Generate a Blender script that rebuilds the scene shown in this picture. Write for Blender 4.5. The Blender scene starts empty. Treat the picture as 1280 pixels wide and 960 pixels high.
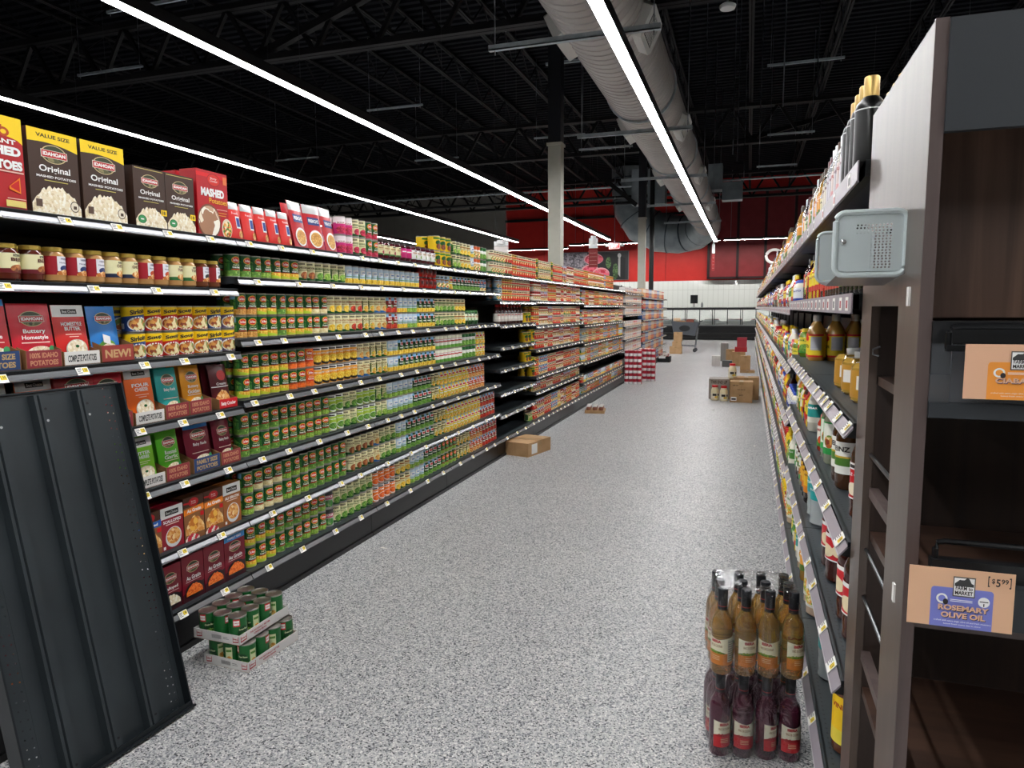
import bpy, math, random
from mathutils import Matrix, Vector
random.seed(7)
S = bpy.context.scene
COL = S.collection
PI = math.pi
# ------------------------------------------------------------ camera
R3 = ((0.947428, 0.029126, -0.318641), (0.319922, -0.104180, 0.941699), (-0.005768, -0.994132, -0.108021))
FPX, CAMZ = 870.0, 1.5
cam = bpy.data.objects.new('camera', bpy.data.cameras.new('camera'))
COL.objects.link(cam)
cam.data.sensor_width = 36.0
cam.data.lens = FPX / 1280 * 36
cam.data.clip_start = 0.02
cam.data.clip_end = 200
m = Matrix([[R3[i][0], -R3[i][1], -R3[i][2]] for i in range(3)])
q = m.to_quaternion(); q.normalize()
cam.matrix_world = Matrix.Translation((0, 0, CAMZ)) @ q.to_matrix().to_4x4()
S.camera = cam
# ------------------------------------------------------------ world, exposure, light levels
w = bpy.data.worlds.new('world'); S.world = w; w.use_nodes = True
w.node_tree.nodes['Background'].inputs[0].default_value = (0.6, 0.7, 1, 1)
w.node_tree.nodes['Background'].inputs[1].default_value = 0.02
S.view_settings.view_transform = 'Standard'
S.view_settings.look = 'None'
S.view_settings.gamma = 1.0
S.view_settings.exposure = 0.0
try: S.view_settings.use_curve_mapping = False
except Exception: pass
EMIT = 56.0          # strength of the ceiling strip lights
WALL_EMIT = 92.0
S.cycles.max_bounces = 8
S.cycles.transparent_max_bounces = 24
S.cycles.caustics_reflective = False
S.cycles.caustics_refractive = False
S.cycles.sample_clamp_indirect = 6
S.cycles.use_denoising = True
# ------------------------------------------------------------ helpers
def H(s):
    def f(c): return c / 12.92 if c <= .04045 else ((c + .055) / 1.055) ** 2.4
    return tuple(f(int(s[i:i + 2], 16) / 255) for i in (0, 2, 4)) + (1,)
_m = {}
def M(col, rough=.5, metal=0., spec=.5, trans=0., alpha=1., emit=0., coat=0., ior=1.45):
    """a plain principled material, cached"""
    key = (col, rough, metal, spec, trans, alpha, emit, coat, ior)
    if key in _m: return _m[key]
    mt = bpy.data.materials.new('m_' + str(col)); mt.use_nodes = True
    b = mt.node_tree.nodes['Principled BSDF']
    c = H(col) if isinstance(col, str) else tuple(col) + (1,)
    b.inputs['Base Color'].default_value = c
    b.inputs['Roughness'].default_value = rough
    b.inputs['Metallic'].default_value = metal
    b.inputs['Specular IOR Level'].default_value = spec
    b.inputs['Transmission Weight'].default_value = trans
    b.inputs['Alpha'].default_value = alpha
    b.inputs['IOR'].default_value = ior
    b.inputs['Coat Weight'].default_value = coat
    if emit:
        b.inputs['Emission Color'].default_value = c
        b.inputs['Emission Strength'].default_value = emit
    _m[key] = mt
    return mt
def nodes(name):
    mt = bpy.data.materials.new(name); mt.use_nodes = True
    nt = mt.node_tree
    return mt, nt, nt.nodes['Principled BSDF']
def ramp(nt, fac, stops, const=False):
    r = nt.nodes.new('ShaderNodeValToRGB')
    if const: r.color_ramp.interpolation = 'CONSTANT'
    e = r.color_ramp.elements
    while len(e) > 1: e.remove(e[-1])
    e[0].position = stops[0][0]; e[0].color = stops[0][1]
    for p, c in stops[1:]:
        x = e.new(p); x.color = c
    nt.links.new(fac, r.inputs[0])
    return r.outputs[0]
def coords(nt, scale=(1, 1, 1), kind='Object'):
    t = nt.nodes.new('ShaderNodeTexCoord'); mp = nt.nodes.new('ShaderNodeMapping')
    mp.inputs['Scale'].default_value = scale
    nt.links.new(t.outputs[kind], mp.inputs[0])
    return mp.outputs[0]
def food(*cols, scale=150, rough=.5):
    """printed food picture: irregular pieces in a few colours"""
    key = ('food', cols, scale)
    if key in _m: return _m[key]
    mt, nt, b = nodes('food_print')
    v = nt.nodes.new('ShaderNodeTexVoronoi'); v.inputs['Scale'].default_value = scale; v.feature = 'SMOOTH_F1'; v.inputs['Smoothness'].default_value = .25
    nz = nt.nodes.new('ShaderNodeTexNoise'); nz.inputs['Scale'].default_value = scale * 1.3; nz.inputs['Detail'].default_value = 1
    cc = coords(nt); nt.links.new(cc, nz.inputs['Vector'])
    va = nt.nodes.new('ShaderNodeVectorMath'); va.operation = 'MULTIPLY_ADD'; va.inputs[1].default_value = (.5 / scale,) * 3
    nt.links.new(nz.outputs['Color'], va.inputs[0]); nt.links.new(cc, va.inputs[2]); nt.links.new(va.outputs[0], v.inputs['Vector'])
    sp = nt.nodes.new('ShaderNodeSeparateColor'); nt.links.new(v.outputs['Color'], sp.inputs[0])
    n = len(cols)
    nt.links.new(ramp(nt, sp.outputs[0], [(i / n, H(c)) for i, c in enumerate(cols)], True), b.inputs['Base Color'])
    b.inputs['Roughness'].default_value = rough
    _m[key] = mt
    return mt
def noisy(name, c1, c2, scale, rough=.5, metal=0., stretch=(1, 1, 1), detail=4, bump=0., spec=.5):
    mt, nt, b = nodes(name)
    v = nt.nodes.new('ShaderNodeTexNoise'); v.inputs['Scale'].default_value = scale; v.inputs['Detail'].default_value = detail
    nt.links.new(coords(nt, stretch), v.inputs['Vector'])
    nt.links.new(ramp(nt, v.outputs[0], [(.3, H(c1)), (.7, H(c2))]), b.inputs['Base Color'])
    b.inputs['Roughness'].default_value = rough; b.inputs['Metallic'].default_value = metal
    b.inputs['Specular IOR Level'].default_value = spec
    if bump:
        bp = nt.nodes.new('ShaderNodeBump'); bp.inputs['Strength'].default_value = bump
        nt.links.new(v.outputs[0], bp.inputs['Height']); nt.links.new(bp.outputs[0], b.inputs['Normal'])
    return mt
def dotted(name, base, hole, pitch, rad, axes, rough=.5, metal=0.):
    """sheet metal punched with a grid of small holes"""
    mt, nt, b = nodes(name)
    sp = nt.nodes.new('ShaderNodeSeparateXYZ')
    t = nt.nodes.new('ShaderNodeTexCoord'); nt.links.new(t.outputs['Object'], sp.inputs[0])
    def math_(op, a, bb=None):
        n = nt.nodes.new('ShaderNodeMath'); n.operation = op
        for k, x in enumerate((a, bb)):
            if x is None: continue
            if isinstance(x, (int, float)): n.inputs[k].default_value = x
            else: nt.links.new(x, n.inputs[k])
        return n.outputs[0]
    out = None
    for ax, pt in zip(axes, pitch):
        d = math_('DIVIDE', sp.outputs[ax], pt)
        f = math_('SUBTRACT', math_('FRACT', math_('ADD', d, 100.0)), .5)
        f = math_('MULTIPLY', f, pt)
        f = math_('MULTIPLY', f, f)
        out = f if out is None else math_('ADD', out, f)
    mask = math_('LESS_THAN', out, rad * rad)
    mx = nt.nodes.new('ShaderNodeMix'); mx.data_type = 'RGBA'
    nt.links.new(mask, mx.inputs[0]); mx.inputs[6].default_value = H(base); mx.inputs[7].default_value = H(hole)
    nt.links.new(mx.outputs[2], b.inputs['Base Color'])
    b.inputs['Roughness'].default_value = rough; b.inputs['Metallic'].default_value = metal
    return mt

class MB:
    """collects shapes into one mesh"""
    def __init__(s): s.v = []; s.f = []; s.mi = []; s.sm = []; s.mats = []; s.T = None
    def mid(s, mt):
        for i, x in enumerate(s.mats):
            if x is mt: return i
        s.mats.append(mt); return len(s.mats) - 1
    def add(s, vs, fs, mt, smooth=False):
        o = len(s.v)
        s.v.extend([tuple(s.T @ Vector(p)) for p in vs] if s.T is not None else [tuple(p) for p in vs])
        k = s.mid(mt)
        for f in fs:
            s.f.append(tuple(o + i for i in f)); s.mi.append(k); s.sm.append(smooth)
        return s
    def box(s, x0, y0, z0, x1, y1, z1, mt, mf=None):
        """mf: other material for the -y face"""
        vs = [(x0, y0, z0), (x1, y0, z0), (x1, y1, z0), (x0, y1, z0), (x0, y0, z1), (x1, y0, z1), (x1, y1, z1), (x0, y1, z1)]
        fs = [(0, 3, 2, 1), (4, 5, 6, 7), (1, 2, 6, 5), (2, 3, 7, 6), (3, 0, 4, 7)]
        s.add(vs, fs, mt); s.add(vs, [(0, 1, 5, 4)], mf or mt)
        return s
    def quad(s, a, b, c, d, mt): return s.add([a, b, c, d], [(0, 1, 2, 3)], mt)
    def prism(s, pts, axis, a, b, mt):
        """pts: 2D outline in the two other axes; extruded along axis from a to b"""
        def P(p, t): return (t, p[0], p[1]) if axis == 0 else (p[0], t, p[1]) if axis == 1 else (p[0], p[1], t)
        n = len(pts)
        vs = [P(p, a) for p in pts] + [P(p, b) for p in pts]
        fs = [(i, (i + 1) % n, n + (i + 1) % n, n + i) for i in range(n)] + [tuple(range(n))[::-1], tuple(range(n, 2 * n))]
        return s.add(vs, fs, mt)
    def lathe(s, prof, n=20, c=(0, 0), mats=None, mt=None, capb=True, capt=True):
        vs = []; 
        for r, z in prof:
            for i in range(n):
                a = 2 * PI * i / n - PI / 2
                vs.append((c[0] + r * math.cos(a), c[1] + r * math.sin(a), z))
        o = len(s.v)
        s.v.extend([tuple(s.T @ Vector(p)) for p in vs] if s.T is not None else vs)
        for k in range(len(prof) - 1):
            mm = s.mid(mats[k] if mats else mt)
            for i in range(n):
                j = (i + 1) % n
                s.f.append((o + k * n + i, o + k * n + j, o + (k + 1) * n + j, o + (k + 1) * n + i)); s.mi.append(mm); s.sm.append(True)
        if capb: s.f.append(tuple(o + i for i in range(n))[::-1]); s.mi.append(s.mid(mats[0] if mats else mt)); s.sm.append(False)
        if capt: s.f.append(tuple(o + (len(prof) - 1) * n + i for i in range(n))); s.mi.append(s.mid(mats[-1] if mats else mt)); s.sm.append(False)
        return s
    def tube(s, pts, r, mt, n=8, closed=False):
        pts = [Vector(p) for p in pts]; rings = []
        N = len(pts); up = Vector((0, 0, 1))
        for i, p in enumerate(pts):
            if closed: d = (pts[(i + 1) % N] - pts[i - 1])
            else: d = (pts[min(i + 1, N - 1)] - pts[max(i - 1, 0)])
            d.normalize()
            ref = up if abs(d.z) < .95 else Vector((1, 0, 0))
            a = d.cross(ref).normalized(); b = a.cross(d).normalized()
            rr = r[i] if isinstance(r, (list, tuple)) else r
            rings.append([p + a * rr * math.cos(2 * PI * k / n) + b * rr * math.sin(2 * PI * k / n) for k in range(n)])
        vs = [v for rg in rings for v in rg]; fs = []
        for i in range(N if closed else N - 1):
            j = (i + 1) % N
            for k in range(n):
                l = (k + 1) % n
                fs.append((i * n + k, i * n + l, j * n + l, j * n + k))
        if not closed: fs += [tuple(range(n))[::-1], tuple((N - 1) * n + k for k in range(n))]
        return s.add(vs, fs, mt, True)
    def bar(s, a, b, w, mt, w2=None):
        """square bar between two points"""
        a = Vector(a); b = Vector(b); d = (b - a).normalized()
        ref = Vector((0, 0, 1)) if abs(d.z) < .95 else Vector((1, 0, 0))
        x = d.cross(ref).normalized() * w / 2; y = x.cross(d).normalized() * (w2 or w) / 2
        vs = [a - x - y, a + x - y, a + x + y, a - x + y, b - x - y, b + x - y, b + x + y, b - x + y]
        return s.add(vs, [(0, 3, 2, 1), (4, 5, 6, 7), (0, 1, 5, 4), (1, 2, 6, 5), (2, 3, 7, 6), (3, 0, 4, 7)], mt)
    def mesh(s, name):
        me = bpy.data.meshes.new(name)
        me.from_pydata(s.v, [], s.f)
        for mt in s.mats: me.materials.append(mt)
        me.polygons.foreach_set('material_index', s.mi)
        me.polygons.foreach_set('use_smooth', s.sm)
        if any(s.sm):
            try: me.set_sharp_from_angle(angle=math.radians(38))
            except Exception: pass
        me.update()
        return me
# ------------------------------------------------------------ lettering
_g = {}
def glyphs(t, bold=0.0):
    key = (t, bold)
    if key in _g: return _g[key]
    cu = bpy.data.curves.new('t', 'FONT'); cu.body = t; cu.offset = bold; cu.resolution_u = 3
    o = bpy.data.objects.new('t', cu); me = o.to_mesh()
    vs = [(v.co.x, v.co.y) for v in me.vertices]; fs = [tuple(p.vertices) for p in me.polygons]
    o.to_mesh_clear(); bpy.data.objects.remove(o); bpy.data.curves.remove(cu)
    x0 = min(v[0] for v in vs); x1 = max(v[0] for v in vs); y0 = min(v[1] for v in vs); y1 = max(v[1] for v in vs)
    _g[key] = ([((x - x0) / (x1 - x0) - .5, (y - y0) / (y1 - y0) - .5) for x, y in vs], fs)
    return _g[key]

class Canvas:
    """print on a surface; mapf(u, v, lift) -> point; u sideways, v up, from -W..W and 0..Ht"""
    def __init__(s, mb, mapf, W, Ht, seg=None, eps=.00022, lift=0.):
        if lift:
            m0 = mapf; mapf = lambda u, v, o: m0(u, v, o + lift)
        s.mb = mb; s.f = mapf; s.W = W; s.H = Ht; s.seg = seg; s.k = 1; s.eps = eps
    def span(s, u0, u1, lo, hi, mt, n=1, keep=False):
        """area between two curves lo(t), hi(t); all in -1..1 / 0..1 units"""
        U0, U1 = u0 * s.W, u1 * s.W
        if s.seg: n = max(n, int(math.ceil(abs(U1 - U0) / s.seg)))
        off = s.k * s.eps + (.00012 if s.seg else 0)
        vs = []
        for i in range(n + 1):
            t = i / n; u = U0 + (U1 - U0) * t
            vs.append(s.f(u, lo(t) * s.H, off)); vs.append(s.f(u, hi(t) * s.H, off))
        s.mb.add(vs, [(2 * i, 2 * i + 2, 2 * i + 3, 2 * i + 1) for i in range(n)], mt)
        if not keep: s.k += 1
        return s
    def rect(s, u0, v0, u1, v1, mt, keep=False): return s.span(u0, u1, lambda t: v0, lambda t: v1, mt, keep=keep)
    def slant(s, u0, u1, lo0, lo1, hi0, hi1, mt): return s.span(u0, u1, lambda t: lo0 + (lo1 - lo0) * t, lambda t: hi0 + (hi1 - hi0) * t, mt)
    def ell(s, cu, cv, ru, rv, mt, n=12):
        g = lambda t: math.sqrt(max(0, 1 - (2 * t - 1) ** 2))
        # cosine spacing for round ends
        h = lambda t: .5 - .5 * math.cos(PI * t)
        U0, U1 = (cu - ru) * s.W, (cu + ru) * s.W
        off = s.k * s.eps + (.00012 if s.seg else 0)
        vs = []
        for i in range(n + 1):
            t = h(i / n); u = U0 + (U1 - U0) * t
            vs.append(s.f(u, (cv - rv * g(t)) * s.H, off)); vs.append(s.f(u, (cv + rv * g(t)) * s.H, off))
        s.mb.add(vs, [(2 * i, 2 * i + 2, 2 * i + 3, 2 * i + 1) for i in range(n)], mt)
        s.k += 1
        return s
    def heap(s, u0, u1, v0, v1, mt, n=12, jag=.12, base=None):
        """mound of food with an uneven top"""
        rnd = random.Random(3)
        top = [v0 + (v1 - v0) * (math.sin(PI * min(max((i / n) * .9 + .05, 0), 1)) ** .6) * (1 - jag * rnd.random()) for i in range(n + 1)]
        return s.span(u0, u1, lambda t: base(t) if base else v0, lambda t: top[int(round(t * n))], mt, n=n)
    def text(s, t, cu, cv, wu, hv, mt, bold=.02, shear=0., slope=0.):
        vs, fs = glyphs(t, bold)
        off = s.k * s.eps + (.00014 if s.seg else 0)
        pts = [s.f((cu + x * wu + shear * y * wu) * s.W, (cv + y * hv + slope * x) * s.H, off) for x, y in vs]
        s.mb.add(pts, fs, mt); s.k += 1
        return s
def flat(y, x0=0., z0=0.):
    return lambda u, v, o: (x0 + u, y - o, z0 + v)
def wrap(r, z0=0., rot=0., rf=None):
    def f(u, v, o):
        rr = (rf(v) if rf else r) + o; a = u / r + rot
        return (rr * math.sin(a), -rr * math.cos(a), z0 + v)
    return f
# ------------------------------------------------------------ things
def tag(o, label=None, cat=None, group=None, kind=None):
    if label: o['label'] = label
    if cat: o['category'] = cat
    if group: o['group'] = group
    if kind: o['kind'] = kind
    return o
def link(name, data, parent=None, loc=None, rz=None):
    o = bpy.data.objects.new(name, data); COL.objects.link(o)
    if parent: o.parent = parent
    if loc: o.location = loc
    if rz is not None: o.rotation_euler.z = rz
    return o
def obj(name, mb, parent=None, loc=None, rz=None):
    return link(name, mb.mesh(name) if isinstance(mb, MB) else mb, parent, loc, rz)
def thing(name, label, cat, loc=(0, 0, 0), rz=0., group=None):
    return tag(link(name, None, None, loc, rz), label, cat, group)
def struct(name, mb, **k):
    o = obj(name, mb, **k); o['kind'] = 'structure'; return o
ORD = 'first second third fourth fifth sixth seventh eighth ninth tenth eleventh twelfth thirteenth fourteenth fifteenth sixteenth seventeenth eighteenth nineteenth twentieth'.split()
def nth(i):
    if i < 20: return ORD[i]
    t = ['twenty', 'thirty', 'forty', 'fifty', 'sixty'][(i + 1) // 10 - 2]
    r = (i + 1) % 10
    return t + '-' + ORD[r - 1] if r else {'twenty': 'twentieth', 'thirty': 'thirtieth', 'forty': 'fortieth', 'fifty': 'fiftieth', 'sixty': 'sixtieth'}[t]
# world points from the measured photograph: x, y in the 1280 x 960 frame, on a plane
def ray(x, y):
    v = Vector((x - 640, y - 480, FPX))
    return Vector([sum(R3[i][j] * v[j] for j in range(3)) for i in range(3)])
def yl(x, y=384, X=-2.33): d = ray(x, y); return d[1] * X / d[0]
# ------------------------------------------------------------ shared materials
BLACK = M('0c0c0e', .45); DARK = M('1b1d20', .5); STEEL = M('9a9da2', .35, 1.); TIN = M('b9b6b0', .3, 1.)
WHITE = M('f0f0ee', .5); PAPER = M('e9e7e0', .6); CARD = noisy('cardboard', 'a5815a', 'b8946b', 8, .8)
GALV = noisy('galvanised', 'a2adb3', 'bcc6cb', 14, .45, .3)
DECKM = dotted('perforated_deck', '2f363a', '0d0f10', (.025, .05), .0035, ('X', 'Y'), .45)
KICK = M('141416', .35)
YEL = M('f5cf1a', .4); RED = M('c4161c', .35); BLUE = M('1a3f96', .4)
# ------------------------------------------------------------ floor, ceiling, walls
def floor_mat():
    mt, nt, b = nodes('speckled_terrazzo')
    v = nt.nodes.new('ShaderNodeTexVoronoi'); v.inputs['Scale'].default_value = 190
    nt.links.new(coords(nt), v.inputs['Vector'])
    sp = nt.nodes.new('ShaderNodeSeparateColor'); nt.links.new(v.outputs['Color'], sp.inputs[0])
    c = ramp(nt, sp.outputs[0], [(0, H('34363b')), (.10, H('77797e')), (.24, H('9c9da0')), (.44, H('b9b9b8')), (.72, H('cdccca')), (.93, H('e6e4e0'))], True)
    n = nt.nodes.new('ShaderNodeTexNoise'); n.inputs['Scale'].default_value = .7; n.inputs['Detail'].default_value = 6
    nt.links.new(coords(nt), n.inputs['Vector'])
    g = ramp(nt, n.outputs[0], [(.3, (.90, .90, .91, 1)), (.7, (1, 1, 1, 1))])
    mx = nt.nodes.new('ShaderNodeMix'); mx.data_type = 'RGBA'; mx.blend_type = 'MULTIPLY'; mx.inputs[0].default_value = 1
    nt.links.new(c, mx.inputs[6]); nt.links.new(g, mx.inputs[7]); nt.links.new(mx.outputs[2], b.inputs['Base Color'])
    b.inputs['Roughness'].default_value = .42
    b.inputs['Specular IOR Level'].default_value = .35
    return mt
XL, XR, YB, YF, ZC = -30., 12., -8., 35.5, 7.6
struct('floor', MB().box(XL, YB, -.1, XR, YF + 1, 0, floor_mat()))
deck = MB(); pts = []; y = YB
DK = M('06080f', .8, spec=.2)
vs = []; fs = []; i = 0
while y < YF + .5:
    for yy, zz in ((y, ZC), (y + .11, ZC), (y + .13, ZC + .06), (y + .23, ZC + .06), (y + .25, ZC)):
        vs += [(XL, yy, zz), (XR, yy, zz)]
    y += .25
n = len(vs) // 2
deck.add(vs, [(2 * i, 2 * i + 1, 2 * i + 3, 2 * i + 2) for i in range(n - 1)], DK)
struct('ceiling', deck)
REDM = noisy('red_wall', 'c9231c', 'd02a22', 3, .5)
MAROON = noisy('maroon_wall', '7c1c20', '85242a', 3, .5)
GREIGE = noisy('greige_wall', '8b8983', '93918b', 2, .7)
wb = MB()
wb.box(-12.3, YF, 2.8, 5, YF + .3, ZC, REDM); wb.box(-12.3, YF, 0, 5, YF + .3, 2.8, WHITE)
struct('wall_back', wb)
struct('wall_back.001', MB().box(XL, YF, 0, -12.3, YF + .3, ZC, GREIGE))
struct('wall_back.002', MB().box(5, YF, 0, XR, YF + .3, ZC, GREIGE))
struct('wall_left', MB().box(XL - .2, YB, 0, XL, YF, ZC, GREIGE))
struct('wall_right', MB().box(XR, YB, 0, XR + .2, YF, ZC, GREIGE))
struct('wall_front', MB().box(XL, YB - .2, 0, XR, YB, ZC, GREIGE))
# panel joints of the red wall
for k, x in enumerate([-10.2, -8.1, -6.0, -3.95]):
    struct('trim_%d' % (k + 1), MB().box(x, YF - .012, 2.8, x + .015, YF, 6.5, M('6e1210', .6)))
# maroon panels with dark frames, standing proud of the wall
mp = MB(); mp.box(-1.9, YF - .25, 2.85, 5, YF, 6.9, MAROON)
for x in (-1.95, -.62, .62, 1.9, 3.2): mp.box(x, YF - .3, 2.85, x + .12, YF - .24, 6.9, M('2b1517', .5))
mp.box(-1.95, YF - .3, 2.85, 5, YF - .24, 2.95, M('2b1517', .5))
struct('wall_back_panels', mp)
# white tall tiles
tl = MB(); GROUT = M('c8c9c4', .7); tl.box(-12.3, YF - .02, 0, 5, YF, 2.8, GROUT)
TILE = M('eceeea', .12, coat=.6)
for k in range(71):
    x = -12.2 + k * .24
    for z0_, z1_ in ((.05, .9), (.915, 1.45), (1.465, 2.34), (2.355, 2.79)): tl.box(x, YF - .035, z0_, x + .228, YF - .018, z1_, TILE)
struct('trim_5', tl)
struct('trim_6', MB().box(-12.3, YF - .1, 6.0, 5, YF, 6.12, M('101012', .5)))
# ------------------------------------------------------------ roof steel
JM = M('151416', .6, .1, spec=.3)
def truss(L, h, step, cw, ww, zz=True):
    b = MB()
    for s in (-1, 1):
        b.box(s * .03 - .02, 0, 0, s * .03 + .02, L, .045, JM); b.box(s * .03 - .02, 0, h - .045, s * .03 + .02, L, h, JM)
    nn = int(L / step)
    for i in range(nn):
        y0 = i * step; a, c = ((0.03, h - .03) if i % 2 == 0 else (h - .03, .03))
        b.bar((0, y0, a), (0, y0 + step, c), ww, JM)
    return b.mesh('roof_joist')
jm = truss(YF - YB, .62, .62, .05, .026)
for k in range(24):
    x = -29.0 + k * 1.7
    tag(link('roof_joist', jm, None, (x, YB, ZC - .66)), '%s dark open-web roof joist under the metal deck counted from the far side wall' % nth(k), 'roof joist', 'open-web roof joists')
def girder(y, label):
    b = MB(); L = XR - XL
    for s in (-1, 1):
        b.box(0, s * .06 - .05, 0, L, s * .06 + .05, .1, JM); b.box(0, s * .06 - .05, .95, L, s * .06 + .05, 1.05, JM)
    k = 0; x = 0
    while x < L - 1.2:
        b.bar((x, 0, .05), (x + .6, 0, 1.0), .07, JM); b.bar((x + .6, 0, 1.0), (x + 1.2, 0, .05), .07, JM); x += 1.2
    tag(obj('roof_girder', b, None, (XL, y, ZC - 1.75)), label, 'roof girder', 'heavy roof girders across the aisles')
girder(1.3, 'heavy dark roof girder crossing directly above the near shelf bays')
girder(10.8, 'heavy dark roof girder resting on the nearer pale column')
girder(20.3, 'heavy dark roof girder resting on the farther pale column')
girder(30, 'heavy dark roof girder closest to the red back wall')
# long diagonal braces
for k, (a, b_, lb) in enumerate([((-8.6, 10.8, 5.9), (-4.2, 10.8, 7.3), 'dark slanted brace between girder and deck beside the nearer column'),
                                 ((-2.2, 10.8, 7.3), (1.2, 10.8, 5.9), 'dark slanted brace on the duct side of the nearer column'),
                                 ((-.5, 20.3, 5.9), (4.5, 22.0, 7.4), 'long thin slanted brace above the tall bottle shelf'),
                                 ((-4.9, 20.3, 5.9), (-3.1, 20.3, 4.4), 'short slanted knee brace at the farther column')]):
    tag(obj('roof_brace', MB().bar(a, b_, .12, JM)), lb, 'roof brace')
# columns
def column(x, y, label):
    t = thing('building_column', label, 'column', (x, y, 0), 0)
    cm = noisy('painted_steel', 'aaa89c', 'b4b2a6', 6, .5)
    b = MB(); b.box(-.1, -.1, 0, .1, .1, 4.0, cm); obj('painted_shaft', b, t)
    b = MB(); b.box(-.12, -.12, 4.0, .12, .12, 4.04, cm); obj('paint_collar', b, t)
    b = MB(); b.box(-.1, -.1, 4.04, .1, .1, ZC - .7, M('0f1118', .5)); tag(obj('upper_shaft', b, t), 'black upper shaft')
column(-2.91, 10.8, 'pale square steel column rising behind the soup cans, black above')
column(-2.93, 20.3, 'pale square steel column farther down the shelf row near the ducts')
tag(obj('vertical_pipe', MB().tube([(-2.8, 21.4, 2.0), (-2.8, 21.4, ZC)], .07, M('161618', .4), 12)), 'black vertical pipe rising beside the farther pale column', 'pipe')
# ------------------------------------------------------------ strip lights
LENS = M('ffffff', .5, emit=EMIT); HOUS = M('1a1b1d', .4)
def strip(x, y0, y1, z, label, wd=.10, lens=LENS, rods=True, alongx=False):
    t = thing('linear_light', label, 'strip light', (x, y0, z), -PI / 2 if alongx else 0, 'long strip lights')
    L = y1 - y0
    b = MB(); b.box(-wd / 2 - .008, 0, .012, wd / 2 + .008, L, .10, HOUS)
    b.box(-wd / 2 - .008, 0, -.0, -wd / 2, L, .012, HOUS); b.box(wd / 2, 0, -.0, wd / 2 + .008, L, .012, HOUS)
    obj('housing', b, t)
    b = MB(); b.box(-wd / 2, .01, .002, wd / 2, L - .01, .011, lens); obj('diffuser', b, t)
    if rods:
        k = .6
        while k < L:
            r = MB().tube([(0, k, .1), (0, k, ZC - z - .05)], .0022, M('3a3b3e', .5), 5); obj('suspension_rod', r, t); k += 3.66
    return t
ZL = 3.8
strip(-1.16, -5, 26.0, ZL, 'long white strip light hanging over the open aisle below the round duct', .11, rods=False)
strip(-4.58, -5, 24.0, ZL, 'long white strip light over the next aisle behind the vegetable cans', .11)
strip(-7.75, -5, 23.6, ZL, 'long white strip light farther off, seen low above the potato boxes', .11)
strip(2.45, -5, 24.0, ZL, 'strip light over the aisle hidden behind the bottle shelves', .11)
strip(-11.3, -5, 23.6, ZL, 'distant strip light over the third aisle behind the cans', .11)
strip(6.05, -5, 24.0, ZL, 'strip light two aisles beyond the bottle shelves', .11)
WL = M('fffdf8', .5, emit=WALL_EMIT)
def wstrip(x0, x1, y, z, label):
    t = thing('linear_light', label, 'strip light', (x0, y, z), 0, 'strip lights along the red wall')
    b = MB(); b.box(0, -.06, .01, x1 - x0, .06, .1, HOUS); b.box(0, -.06, -.004, x1 - x0, -.052, .01, HOUS); b.box(0, .052, -.004, x1 - x0, .06, .01, HOUS); obj('housing', b, t)
    b = MB(); b.box(0.01, -.05, .0, x1 - x0 - .01, .05, .009, WL); obj('diffuser', b, t)
    for k in (.3, x1 - x0 - .3):
        obj('suspension_rod', MB().tube([(k, 0, .1), (k, 0, ZC - z)], .006, STEEL, 5), t)
wstrip(-16, -8.4, 33.4, 4.36, 'strip light along the back wall left of the steak poster')
wstrip(-8.35, -1.3, 33.5, 4.52, 'strip light along the back wall passing above the steak poster')
wstrip(-1.15, 4.2, 33.5, 4.52, 'strip light before the maroon wall panels beside the round duct')
# overhead struts (trapeze bars)
def strut(x0, x1, y, z, label, w=.041):
    t = thing('strut_channel', label, 'strut', (0, y, z), 0, 'galvanised trapeze struts')
    b = MB(); b.box(x0, -w / 2, 0, x1, w / 2, .012, GALV); b.box(x0, -w / 2, 0, x1, -w / 2 + .004, w, GALV); b.box(x0, w / 2 - .004, 0, x1, w / 2, w, GALV)
    obj('channel', b, t)
    for x in (x0 + .06, x1 - .06): obj('threaded_rod', MB().tube([(x, 0, -.04), (x, 0, ZC - z)], .006, STEEL, 6), t)
for k, y in enumerate((6.5, 10.13, 13.8, 17.45, 21.1)):
    strut(-2.41, -.8, y, 3.93, '%s galvanised strut carrying the aisle light under the duct, counting down the aisle' % nth(k), .05)
for k, (x0, x1, y, z) in enumerate([(-6.9, -5.2, 8.2, 6.1), (-3.9, -2.7, 7.3, 5.7), (-9.6, -8.0, 8.8, 6.1), (-5.4, -3.8, 11.2, 6.0), (-3.3, -2.0, 11.6, 5.5), (-8.4, -7.0, 14.6, 6.0), (-12.4, -10.8, 10.6, 6.0), (-5.2, -3.9, 17.2, 5.7), (-3.7, -2.5, 15.7, 5.0), (.2, 1.5, 14.2, 5.9), (.3, 1.3, 17.5, 5.4), (.1, 1.1, 20.2, 5.2), (-9.4, -8.0, 19, 5.8), (-13.5, -12, 18, 5.9)]):
    strut(x0, x1, y, z, '%s thin galvanised strut high among the roof joists, nearest first' % nth(k))
for k, (x, y) in enumerate([(.33, 9.5), (.1, 13.0), (-.35, 13.6), (-.3, 15.0), (-.2, 18.4), (.9, 12.0)]):
    tag(obj('hanging_rod', MB().tube([(x, y, 3.95 + .15 * k), (x, y, ZC)], .008, STEEL, 6)), '%s thin steel rod hanging from the deck right of the round duct' % nth(k), 'rod', 'hanging rods')
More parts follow.
